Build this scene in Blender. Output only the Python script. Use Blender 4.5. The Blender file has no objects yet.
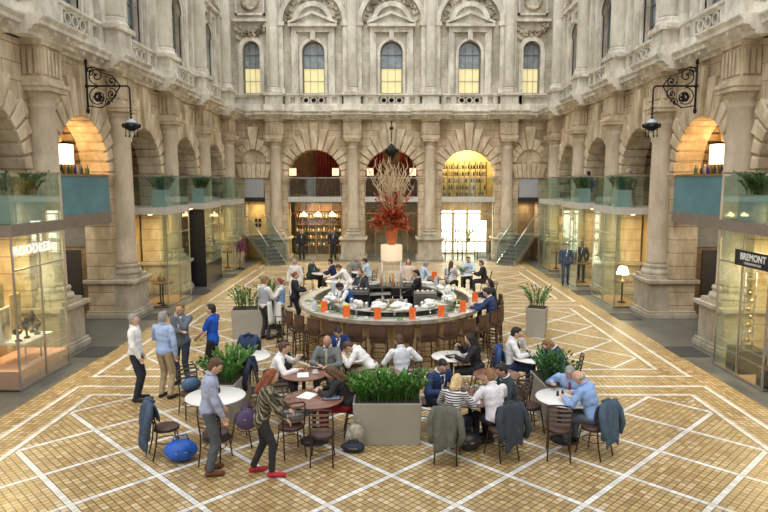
import bpy, math, random
from math import sin, cos, pi, radians as R
from mathutils import Vector, Matrix, noise
random.seed(7)
S = bpy.context.scene
COL = S.collection

# ------------------------------------------------------------------ materials
MATS = {}
def _nodes(name):
    m = bpy.data.materials.new(name); m.use_nodes = True
    nt = m.node_tree; b = nt.nodes['Principled BSDF']
    return m, nt, b
def L(nt, a, b): nt.links.new(a, b)
def ramp(nt, stops):
    r = nt.nodes.new('ShaderNodeValToRGB'); cr = r.color_ramp
    while len(cr.elements) < len(stops): cr.elements.new(.5)
    for e, (p, c) in zip(cr.elements, stops): e.position = p; e.color = (*c, 1)
    return r
def plain(name, col, rough=.6, metal=0, var=.12, scale=6, bump=0, spec=.4, trans=0):
    if name in MATS: return MATS[name]
    m, nt, b = _nodes(name)
    n = nt.nodes.new('ShaderNodeTexNoise'); n.inputs['Scale'].default_value = scale; n.inputs['Detail'].default_value = 4
    t = nt.nodes.new('ShaderNodeTexCoord'); L(nt, t.outputs['Object'], n.inputs['Vector'])
    r = ramp(nt, [(.3, tuple(max(0, c*(1-var)) for c in col)), (.7, tuple(min(1, c*(1+var)) for c in col))])
    L(nt, n.outputs['Fac'], r.inputs['Fac']); L(nt, r.outputs['Color'], b.inputs['Base Color'])
    b.inputs['Roughness'].default_value = rough; b.inputs['Metallic'].default_value = metal
    b.inputs['Specular IOR Level'].default_value = spec
    if bump:
        bp = nt.nodes.new('ShaderNodeBump'); bp.inputs['Strength'].default_value = bump; bp.inputs['Distance'].default_value = .02
        L(nt, n.outputs['Fac'], bp.inputs['Height']); L(nt, bp.outputs['Normal'], b.inputs['Normal'])
    MATS[name] = m; return m
def emit(name, col, strength):
    if name in MATS: return MATS[name]
    m, nt, b = _nodes(name)
    n = nt.nodes.new('ShaderNodeTexNoise'); n.inputs['Scale'].default_value = 2.5
    t = nt.nodes.new('ShaderNodeTexCoord'); L(nt, t.outputs['Object'], n.inputs['Vector'])
    r = ramp(nt, [(.3, tuple(c*.85 for c in col)), (.7, col)]); L(nt, n.outputs['Fac'], r.inputs['Fac'])
    b.inputs['Base Color'].default_value = (*[c*.6 for c in col], 1)
    L(nt, r.outputs['Color'], b.inputs['Emission Color']); b.inputs['Emission Strength'].default_value = strength
    MATS[name] = m; return m
def stone(name, c1, c2, joint=.35, axis='Y', bw=1.1, bh=.42, mort=.012, stain=.5):
    """weathered ashlar: blocks on the wall plane (axis = the horizontal axis of the wall), streaky stains"""
    if name in MATS: return MATS[name]
    m, nt, b = _nodes(name)
    t = nt.nodes.new('ShaderNodeNewGeometry'); sp = nt.nodes.new('ShaderNodeSeparateXYZ'); L(nt, t.outputs['Position'], sp.inputs[0])
    cb = nt.nodes.new('ShaderNodeCombineXYZ'); L(nt, sp.outputs[axis], cb.inputs['X']); L(nt, sp.outputs['Z'], cb.inputs['Y'])
    n = nt.nodes.new('ShaderNodeTexNoise'); n.inputs['Scale'].default_value = 1.3; n.inputs['Detail'].default_value = 8; n.inputs['Roughness'].default_value = .65
    mp = nt.nodes.new('ShaderNodeMapping'); mp.inputs['Scale'].default_value = (1.6, 1.6, .7)
    L(nt, t.outputs['Position'], mp.inputs[0]); L(nt, mp.outputs[0], n.inputs['Vector'])
    dk = tuple(c*(1-stain*.62) for c in c2)
    r = ramp(nt, [(.26, dk), (.45, c2), (.62, c1)]); L(nt, n.outputs['Fac'], r.inputs['Fac'])
    col = r.outputs['Color']; h = n.outputs['Fac']
    if joint:
        br = nt.nodes.new('ShaderNodeTexBrick'); L(nt, cb.outputs[0], br.inputs['Vector'])
        br.inputs['Color1'].default_value = (1, 1, 1, 1); br.inputs['Color2'].default_value = (.84, .83, .80, 1)
        br.inputs['Mortar'].default_value = (1-joint, 1-joint, 1-joint, 1); br.inputs['Scale'].default_value = 1
        br.inputs['Mortar Size'].default_value = mort; br.inputs['Brick Width'].default_value = bw; br.inputs['Row Height'].default_value = bh
        mx = nt.nodes.new('ShaderNodeMix'); mx.data_type = 'RGBA'; mx.blend_type = 'MULTIPLY'; mx.inputs[0].default_value = 1
        L(nt, col, mx.inputs[6]); L(nt, br.outputs['Color'], mx.inputs[7]); col = mx.outputs[2]
    L(nt, col, b.inputs['Base Color']); b.inputs['Roughness'].default_value = .8; b.inputs['Specular IOR Level'].default_value = .25
    n2 = nt.nodes.new('ShaderNodeTexNoise'); n2.inputs['Scale'].default_value = 9; n2.inputs['Detail'].default_value = 6
    L(nt, t.outputs['Position'], n2.inputs['Vector'])
    bp = nt.nodes.new('ShaderNodeBump'); bp.inputs['Strength'].default_value = .5; bp.inputs['Distance'].default_value = .03
    L(nt, n2.outputs['Fac'], bp.inputs['Height']); L(nt, bp.outputs['Normal'], b.inputs['Normal'])
    MATS[name] = m; return m
def glass(name, tint=(.93, .975, .96), gloss=.045, rough=.02):
    if name in MATS: return MATS[name]
    m = bpy.data.materials.new(name); m.use_nodes = True; nt = m.node_tree; nt.nodes.clear()
    o = nt.nodes.new('ShaderNodeOutputMaterial'); tr = nt.nodes.new('ShaderNodeBsdfTransparent'); gl = nt.nodes.new('ShaderNodeBsdfGlossy')
    tr.inputs[0].default_value = (*tint, 1); gl.inputs['Roughness'].default_value = rough; gl.inputs[0].default_value = (.9, .95, .95, 1)
    mx = nt.nodes.new('ShaderNodeMixShader'); lw = nt.nodes.new('ShaderNodeLayerWeight'); lw.inputs[0].default_value = .25
    ma = nt.nodes.new('ShaderNodeMath'); ma.operation = 'MULTIPLY_ADD'; ma.inputs[1].default_value = .20; ma.inputs[2].default_value = gloss; ma.use_clamp = True
    L(nt, lw.outputs['Fresnel'], ma.inputs[0]); L(nt, ma.outputs[0], mx.inputs[0]); L(nt, tr.outputs[0], mx.inputs[1]); L(nt, gl.outputs[0], mx.inputs[2])
    L(nt, mx.outputs[0], o.inputs[0]); MATS[name] = m; return m
def floor_mat():
    m, nt, b = _nodes('mosaic_floor')
    N = lambda t: nt.nodes.new(t)
    def math_(op, a, bb=None, c=None):
        x = N('ShaderNodeMath'); x.operation = op
        for i, v in enumerate((a, bb, c)):
            if v is None: continue
            if isinstance(v, (int, float)): x.inputs[i].default_value = v
            else: L(nt, v, x.inputs[i])
        return x.outputs[0]
    g = N('ShaderNodeNewGeometry'); sp = N('ShaderNodeSeparateXYZ'); L(nt, g.outputs['Position'], sp.inputs[0])
    X, Y = sp.outputs['X'], sp.outputs['Y']
    ax = math_('ABSOLUTE', X)
    # panels repeat every 9 m along the hall, centred on y = 9.03
    yl = math_('SUBTRACT', math_('MODULO', math_('ADD', Y, 4.5-9.03+18), 9.0), 4.5)
    ay = math_('ABSOLUTE', yl)
    def line(v, c, w): return math_('LESS_THAN', math_('ABSOLUTE', math_('SUBTRACT', v, c)), w)
    outer = math_('MULTIPLY', line(ax, 6.69, .05), math_('LESS_THAN', ay, 4.18))
    outer2 = math_('MULTIPLY', line(ay, 4.15, .05), math_('LESS_THAN', ax, 6.69))
    inner = math_('MULTIPLY', line(ax, 6.17, .05), math_('LESS_THAN', ay, 3.64))
    inner2 = math_('MULTIPLY', line(ay, 3.61, .05), math_('LESS_THAN', ax, 6.17))
    ins = math_('MULTIPLY', math_('LESS_THAN', ax, 6.08), math_('LESS_THAN', ay, 3.52))
    def dl(s):
        v = math_('ADD' if s > 0 else 'SUBTRACT', X, yl)
        mm = math_('SUBTRACT', math_('MODULO', math_('ADD', v, 1.74*20+.87), 1.74), .87)
        return math_('MULTIPLY', math_('LESS_THAN', math_('ABSOLUTE', mm), .062), ins)
    d1, d2 = dl(1), dl(-1)
    white = math_('MINIMUM', 1, math_('ADD', math_('ADD', math_('ADD', outer, outer2), math_('ADD', inner, inner2)), math_('ADD', d1, d2)))
    # tiles: 45 degree setts inside the panels, square setts in the borders
    c45 = N('ShaderNodeCombineXYZ'); k = .70710678/.1025
    L(nt, math_('MULTIPLY', math_('ADD', X, yl), k), c45.inputs[0]); L(nt, math_('MULTIPLY', math_('SUBTRACT', X, yl), k), c45.inputs[1])
    csq = N('ShaderNodeCombineXYZ'); L(nt, math_('MULTIPLY', X, 9.75), csq.inputs[0]); L(nt, math_('MULTIPLY', Y, 9.75), csq.inputs[1])
    uv = N('ShaderNodeMix'); uv.data_type = 'VECTOR'; L(nt, ins, uv.inputs[0]); L(nt, csq.outputs[0], uv.inputs[4]); L(nt, c45.outputs[0], uv.inputs[5])
    off = N('ShaderNodeVectorMath'); off.operation = 'ADD'; off.inputs[1].default_value = (100.5, 100.5, 0); L(nt, uv.outputs[1], off.inputs[0])
    fl = N('ShaderNodeVectorMath'); fl.operation = 'FLOOR'; L(nt, off.outputs[0], fl.inputs[0])
    fr = N('ShaderNodeVectorMath'); fr.operation = 'FRACTION'; L(nt, off.outputs[0], fr.inputs[0])
    fs = N('ShaderNodeSeparateXYZ'); L(nt, fr.outputs[0], fs.inputs[0])
    e1 = math_('ABSOLUTE', math_('SUBTRACT', fs.outputs[0], .5)); e2 = math_('ABSOLUTE', math_('SUBTRACT', fs.outputs[1], .5))
    e = math_('MAXIMUM', e1, e2); grout = math_('GREATER_THAN', e, .435)
    wn = N('ShaderNodeTexWhiteNoise'); wn.noise_dimensions = '3D'; L(nt, fl.outputs[0], wn.inputs['Vector'])
    rc = ramp(nt, [(0, (.38, .25, .10)), (.25, (.46, .32, .14)), (.6, (.53, .38, .17)), (.85, (.60, .45, .225)), (1, (.66, .53, .33))])
    L(nt, wn.outputs['Value'], rc.inputs['Fac'])
    rw = ramp(nt, [(0, (.66, .64, .58)), (1, (.88, .87, .84))]); L(nt, wn.outputs['Value'], rw.inputs['Fac'])
    big = N('ShaderNodeTexNoise'); big.inputs['Scale'].default_value = .8; big.inputs['Detail'].default_value = 5; L(nt, g.outputs['Position'], big.inputs['Vector'])
    rb = ramp(nt, [(.3, (.84, .82, .80)), (.65, (1.05, 1.05, 1.05))]); L(nt, big.outputs['Fac'], rb.inputs['Fac'])
    def mix(f, a, c, bl='MIX'):
        x = N('ShaderNodeMix'); x.data_type = 'RGBA'; x.blend_type = bl
        if isinstance(f, (int, float)): x.inputs[0].default_value = f
        else: L(nt, f, x.inputs[0])
        for s, v in ((6, a), (7, c)):
            if isinstance(v, tuple): x.inputs[s].default_value = (*v, 1)
            else: L(nt, v, x.inputs[s])
        return x.outputs[2]
    c = mix(white, rc.outputs[0], rw.outputs[0])
    c = mix(1, c, rb.outputs[0], 'MULTIPLY')
    gm = math_('MULTIPLY', grout, math_('SUBTRACT', 1, math_('MULTIPLY', white, .6)))
    c = mix(gm, c, (.075, .058, .042))
    L(nt, c, b.inputs['Base Color'])
    rr = N('ShaderNodeMapRange'); L(nt, wn.outputs['Value'], rr.inputs[0]); rr.inputs[3].default_value = .28; rr.inputs[4].default_value = .5
    L(nt, rr.outputs[0], b.inputs['Roughness'])
    bp = N('ShaderNodeBump'); bp.inputs['Strength'].default_value = .5; bp.inputs['Distance'].default_value = .006
    L(nt, math_('SUBTRACT', 1, math_('MULTIPLY', grout, 1)), bp.inputs['Height']); L(nt, bp.outputs['Normal'], b.inputs['Normal'])
    return m

# ------------------------------------------------------------------ mesh builder
class MB:
    def __init__(s, xf=None): s.v = []; s.f = []; s.m = []; s.xf = xf; s.mi = 0; s.sm = []; s.smooth = False
    def V(s, *a):
        p = a[0] if len(a) == 1 else a
        s.v.append(tuple(s.xf(*p)) if s.xf else tuple(p)); return len(s.v)-1
    def F(s, *i): s.f.append(i); s.m.append(s.mi); s.sm.append(s.smooth)
    def box(s, x0, x1, y0, y1, z0, z1, tx=0, ty=0):
        """box; tx, ty taper the bottom inwards"""
        i = [s.V(p) for p in ((x0+tx, y0+ty, z0), (x1-tx, y0+ty, z0), (x1-tx, y1-ty, z0), (x0+tx, y1-ty, z0), (x0, y0, z1), (x1, y0, z1), (x1, y1, z1), (x0, y1, z1))]
        for q in ((3, 2, 1, 0), (4, 5, 6, 7), (0, 1, 5, 4), (1, 2, 6, 5), (2, 3, 7, 6), (3, 0, 4, 7)): s.F(*[i[k] for k in q])
        return s
    def obox(s, c, ax, ay, az, hx, hy, hz):
        """oriented box: centre, three unit axes, half sizes"""
        c = Vector(c); i = []
        for z in (-hz, hz):
            for x, y in ((-hx, -hy), (hx, -hy), (hx, hy), (-hx, hy)): i.append(s.V(c+ax*x+ay*y+az*z))
        for q in ((3, 2, 1, 0), (4, 5, 6, 7), (0, 1, 5, 4), (1, 2, 6, 5), (2, 3, 7, 6), (3, 0, 4, 7)): s.F(*[i[k] for k in q])
        return s
    def prism(s, pts, a0, a1, axis=1):
        """polygon pts (2-D) extruded along an axis (0 x, 1 y, 2 z) from a0 to a1"""
        def P(p, a): return (a, p[0], p[1]) if axis == 0 else ((p[0], a, p[1]) if axis == 1 else (p[0], p[1], a))
        A = [s.V(P(p, a0)) for p in pts]; B = [s.V(P(p, a1)) for p in pts]; n = len(pts)
        s.F(*A); s.F(*B[::-1])
        for k in range(n): s.F(A[k], B[k], B[(k+1) % n], A[(k+1) % n])
        return s
    def lathe(s, prof, c=(0, 0, 0), n=20, sm=True, sx=1, sy=1, ph=0):
        o = s.smooth; s.smooth = sm; rings = []
        for r, z in prof:
            rings.append([s.V((c[0]+r*sx*cos(2*pi*k/n+ph), c[1]+r*sy*sin(2*pi*k/n+ph), c[2]+z)) for k in range(n)])
        for a, b in zip(rings, rings[1:]):
            for k in range(n): s.F(a[k], a[(k+1) % n], b[(k+1) % n], b[k])
        s.smooth = False
        if prof[0][0] > 1e-4: s.F(*rings[0][::-1])
        if prof[-1][0] > 1e-4: s.F(*rings[-1])
        s.smooth = o; return s
    def tube(s, pts, r, n=8, r1=None, caps=True):
        pts = [Vector(p) for p in pts]; m = len(pts); rings = []; o = s.smooth; s.smooth = True
        up = None
        for k, p in enumerate(pts):
            d = (pts[min(k+1, m-1)]-pts[max(k-1, 0)])
            if d.length < 1e-9: d = Vector((0, 0, 1))
            d.normalize()
            if up is None: up = Vector((0, 0, 1)) if abs(d.z) < .9 else Vector((1, 0, 0))
            a = d.cross(up)
            if a.length < 1e-6: a = d.orthogonal()
            a.normalize(); b = a.cross(d); up = b
            rr = r[k] if isinstance(r, (list, tuple)) else (r+(r1-r)*k/(m-1) if r1 is not None else r)
            rings.append([s.V(p+a*(rr*cos(2*pi*j/n))+b*(rr*sin(2*pi*j/n))) for j in range(n)])
        for A, B in zip(rings, rings[1:]):
            for j in range(n): s.F(A[j], A[(j+1) % n], B[(j+1) % n], B[j])
        s.smooth = False
        if caps: s.F(*rings[0][::-1]); s.F(*rings[-1])
        s.smooth = o; return s
    def ell(s, c, r, n=12, h=8, M=None):
        """ellipsoid centre c radii r (scalar or triple), optional 3x3 M"""
        if not isinstance(r, (tuple, list)): r = (r, r, r)
        c = Vector(c); o = s.smooth; s.smooth = True
        def P(x, y, z):
            q = Vector((x*r[0], y*r[1], z*r[2]))
            if M is not None: q = M @ q
            return s.V(c+q)
        top, bot = P(0, 0, 1), P(0, 0, -1); rings = []
        for i in range(1, h):
            a = pi*i/h; rings.append([P(sin(a)*cos(2*pi*k/n), sin(a)*sin(2*pi*k/n), cos(a)) for k in range(n)])
        for k in range(n):
            s.F(top, rings[0][k], rings[0][(k+1) % n]); s.F(bot, rings[-1][(k+1) % n], rings[-1][k])
        for A, B in zip(rings, rings[1:]):
            for k in range(n): s.F(A[k], B[k], B[(k+1) % n], A[(k+1) % n])
        s.smooth = o; return s
    def cap(s, a, b, ra, rb, n=12):
        """tapered capsule"""
        a, b = Vector(a), Vector(b); d = b-a
        if d.length < 1e-6: return s.ell(a, max(ra, rb))
        d.normalize(); pts = []; rr = []
        for t in (-.98, -.8, -.45): pts.append(a+d*(t*ra)); rr.append(ra*math.sqrt(1-t*t))
        pts.append(a); rr.append(ra); pts.append(b); rr.append(rb)
        for t in (.45, .8, .98): pts.append(b+d*(t*rb)); rr.append(rb*math.sqrt(1-t*t))
        return s.tube(pts, rr, n)
    def build(s, name, mat, parent=None, loc=(0, 0, 0), rz=0, mesh_only=False):
        me = bpy.data.meshes.new(name); me.from_pydata(s.v, [], s.f)
        for m in (mat if isinstance(mat, (list, tuple)) else [mat]): me.materials.append(m)
        me.polygons.foreach_set('material_index', s.m); me.polygons.foreach_set('use_smooth', s.sm); me.update()
        if mesh_only: return me
        o = bpy.data.objects.new(name, me); COL.objects.link(o); o.location = loc; o.rotation_euler = (0, 0, rz)
        if parent: o.parent = parent
        return o
def bev(o, w=.01, seg=2, ang=35):
    m = o.modifiers.new('bevel', 'BEVEL'); m.width = w; m.segments = seg; m.limit_method = 'ANGLE'; m.angle_limit = R(ang); return o
def empty(name, loc=(0, 0, 0), rz=0, label=None, cat=None, group=None, kind=None):
    o = bpy.data.objects.new(name, None); COL.objects.link(o); o.location = loc; o.rotation_euler = (0, 0, rz); o.empty_display_size = .2
    tag(o, label, cat, group, kind); return o
def tag(o, label=None, cat=None, group=None, kind=None):
    for k, v in (('label', label), ('category', cat), ('group', group), ('kind', kind)):
        if v: o[k] = v
    return o
def copy_tree(o, parent=None):
    c = o.copy(); COL.objects.link(c)
    if parent: c.parent = parent
    for ch in KIDS(o): copy_tree(ch, c)
    return c
def KIDS(o): return [c for c in o.children]
def place(o, loc, rz=0, label=None, group=None):
    c = copy_tree(o) if o.get('_used') else o
    o['_used'] = 1
    if '_used' in c.keys() and c is not o: del c['_used']
    c.location = loc; c.rotation_euler = (0, 0, rz)
    if label: c['label'] = label
    if group: c['group'] = group
    return c
def arcpts(cx, cz, r, a0, a1, n): return [(cx+r*cos(a0+(a1-a0)*k/n), cz+r*sin(a0+(a1-a0)*k/n)) for k in range(n+1)]
# ------------------------------------------------------------------ the hall
TL = lambda u, w, z: (-8.85+w, u, z)
TR = lambda u, w, z: (8.85-w, u, z)
TB = lambda u, w, z: (u, 35.65-w, z)
ST = {}
for ax in 'XY':
    ST['low'+ax] = stone('lower_limestone_'+ax, (.76, .645, .475), (.56, .45, .30), .6, ax)  # warm tint of the shop lights put into the lower storey stones
    ST['up'+ax] = stone('upper_limestone_'+ax, (.70, .655, .55), (.50, .46, .375), .3, ax)
    ST['trimlow'+ax] = stone('lower_trim_limestone_'+ax, (.74, .63, .47), (.52, .42, .29), 0, ax)
    ST['trimup'+ax] = stone('upper_trim_limestone_'+ax, (.84, .80, .70), (.60, .56, .47), 0, ax)
    ST['block'+ax] = stone('voussoir_limestone_'+ax, (.80, .69, .52), (.58, .47, .32), 0, ax, stain=.6)
st_shaft = stone('shaft_limestone', (.76, .67, .53), (.64, .55, .42), .10, 'Y', 9, 1.25, .006, .35)
st_shaft_up = stone('upper_shaft_limestone', (.74, .70, .60), (.62, .58, .48), .10, 'Y', 9, 1.4, .006, .3)
st_ped = stone('pedestal_limestone', (.58, .53, .43), (.43, .385, .30), 0, 'Y', stain=.55)  # shade on the pedestals put into a darker stone colour
st_carved = stone('carved_limestone', (.70, .62, .47), (.22, .18, .12), 0, 'X', stain=.9)
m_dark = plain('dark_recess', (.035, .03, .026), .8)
m_iron = plain('black_wrought_iron', (.02, .02, .022), .45, .6, .2, 20)
m_brass = plain('aged_brass', (.50, .36, .16), .32, .9)
m_steel = plain('brushed_steel', (.52, .51, .49), .3, .9, .06)
m_white = plain('white_painted_metal', (.74, .74, .72), .4, 0, .05)
m_glass = glass('clear_glass')
m_glass_g = glass('greenish_edge_glass', (.86, .94, .92), .05)
m_teal = glass('teal_frosted_glass', (.50, .70, .72), .1, .35)
m_tealsolid = plain('teal_tinted_panel', (.12, .28, .33), .18, 0, .15, 1.5)
m_warm = emit('warm_lamp', (1, .72, .34), 9)
m_warm_soft = emit('warm_lit_glass', (1, .78, .46), 3.0)
m_white_lit = emit('white_lit_panel', (1, .90, .72), 3.2)
m_slab = stone('floor_stone_grey', (.20, .20, .185), (.135, .14, .13), .35, 'Y', 1.2, .8, .01, .3)

def floor_stone():
    m, nt, b = _nodes('grey_paving')
    g = nt.nodes.new('ShaderNodeNewGeometry')
    br = nt.nodes.new('ShaderNodeTexBrick'); L(nt, g.outputs['Position'], br.inputs['Vector'])
    br.inputs['Color1'].default_value = (.16, .165, .155, 1); br.inputs['Color2'].default_value = (.11, .115, .11, 1); br.inputs['Mortar'].default_value = (.08, .08, .075, 1)
    br.inputs['Scale'].default_value = 1; br.inputs['Brick Width'].default_value = 1.5; br.inputs['Row Height'].default_value = .75; br.inputs['Mortar Size'].default_value = .006
    n = nt.nodes.new('ShaderNodeTexNoise'); n.inputs['Scale'].default_value = 1.4; n.inputs['Detail'].default_value = 6; L(nt, g.outputs['Position'], n.inputs['Vector'])
    r = ramp(nt, [(.3, (.75, .75, .75)), (.7, (1.2, 1.18, 1.1))]); L(nt, n.outputs['Fac'], r.inputs['Fac'])
    mx = nt.nodes.new('ShaderNodeMix'); mx.data_type = 'RGBA'; mx.blend_type = 'MULTIPLY'; mx.inputs[0].default_value = 1
    L(nt, br.outputs['Color'], mx.inputs[6]); L(nt, r.outputs['Color'], mx.inputs[7]); L(nt, mx.outputs[2], b.inputs['Base Color'])
    b.inputs['Roughness'].default_value = .3
    return m
m_paving = floor_stone()
mb = MB(); mb.box(-7.25, 7.25, 1, 34.6, -.2, 0); o = mb.build('floor', floor_mat()); tag(o, kind='structure', label='cream and ochre mosaic tile floor with white diagonal lattice lines')
mb = MB(); mb.box(-13, -7.25, 8, 41, -.2, 0).box(7.25, 13, 8, 41, -.2, 0).box(-7.25, 7.25, 34.6, 41, -.2, 0)
tag(mb.build('floor_margin', m_paving), kind='structure', label='dark grey paving along the walls')

def arch_wall(T, bays, u0, u1, H, t, z0=0):
    """front and back skins, jambs and soffit of a wall with round-headed openings; bays = [(centre, radius, springing, bottom)]"""
    mb = MB(T); edges = [u0]
    def quad(a, b, c, d): mb.F(mb.V(a), mb.V(b), mb.V(c), mb.V(d))
    cuts = sorted(bays); cur = u0
    for c, r, s, zb in cuts:
        for w in (0, -t): quad((cur, w, z0), (c-r, w, z0), (c-r, w, H), (cur, w, H))
        if zb > z0:
            for w in (0, -t): quad((c-r, w, z0), (c+r, w, z0), (c+r, w, zb), (c-r, w, zb))
            quad((c-r, 0, zb), (c+r, 0, zb), (c+r, -t, zb), (c-r, -t, zb))
        P = arcpts(c, s, r, pi, 0, 20)
        for a, b in zip(P, P[1:]):
            for w in (0, -t): quad((a[0], w, a[1]), (b[0], w, b[1]), (b[0], w, H), (a[0], w, H))
            quad((a[0], 0, a[1]), (b[0], 0, b[1]), (b[0], -t, b[1]), (a[0], -t, a[1]))
        for x in (c-r, c+r): quad((x, 0, zb), (x, 0, s), (x, -t, s), (x, -t, zb))
        cur = c+r
    for w in (0, -t): quad((cur, w, z0), (u1, w, z0), (u1, w, H), (cur, w, H))
    quad((u0, 0, H), (u1, 0, H), (u1, -t, H), (u0, -t, H))
    return mb
def voussoirs(T, c, s, r, t, reach=7.5, half=2.1, n=15, gap=.02):
    """radiating wedge blocks round an arch, growing to the frieze near the crown"""
    mb = MB(T)
    for k in range(n):
        a0 = pi*k/n+gap; a1 = pi*(k+1)/n-gap; am = (a0+a1)/2
        if abs(k-(n-1)/2) < .6: Ro = min(reach-s, 3.2)/sin(am) if sin(am) > .5 else r+.6; pr = .20
        else:
            Ro = r+.55+.18*((k % 2)); pr = .10
            d = abs(k-(n-1)/2)
            if d <= 2: Ro = (reach-.35-s)/sin(am) if d == 1 else (reach-.75-s)/sin(am)
        Ro = min(Ro, half/max(abs(cos(am)), 1e-3))
        ri = r-.03
        pts = [(ri, a0), (Ro, a0), (Ro, a1), (ri, a1)]
        if sin(am) > .5 and Ro > r+.75: pts = [(ri, a0), (Ro*sin(am)/sin(a0), a0), (Ro*sin(am)/sin(a1), a1), (ri, a1)]
        q = [(c+p*cos(a), s+p*sin(a)) for p, a in pts]
        A = [mb.V((x, pr, z)) for x, z in q]; B = [mb.V((x, -t, z)) for x, z in q]
        mb.F(*A); mb.F(*B[::-1])
        for i in range(4): mb.F(A[i], B[i], B[(i+1) % 4], A[(i+1) % 4])
    return mb
def profile_run(T, mb, prof, u0, u1, w):
    """extrude a (dw, z) moulding profile from u0 to u1, standing w proud"""
    A = [mb.V((u0, (w+d if d > -.3 else d), z)) for d, z in prof]; B = [mb.V((u1, (w+d if d > -.3 else d), z)) for d, z in prof]
    n = len(prof)
    for k in range(n): mb.F(A[k], B[k], B[(k+1) % n], A[(k+1) % n])
    mb.F(*A); mb.F(*B[::-1])
CORN = [(-.35, 7.72), (.12, 7.72), (.12, 7.80), (.22, 7.84), (.26, 7.92), (.42, 7.94), (.42, 8.03), (.50, 8.12), (.50, 8.16), (-.35, 8.2)]
ARCHI = [(-.3, 6.62), (.06, 6.62), (.06, 6.72), (.10, 6.74), (.10, 6.80), (-.3, 6.80)]
CAPR = [(-.3, 9.0), (.05, 9.0), (.12, 9.04), (.12, 9.12), (-.3, 9.14)]
BASER = [(-.3, 8.2), (.12, 8.2), (.12, 8.5), (.05, 8.54), (-.3, 8.54)]

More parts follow.
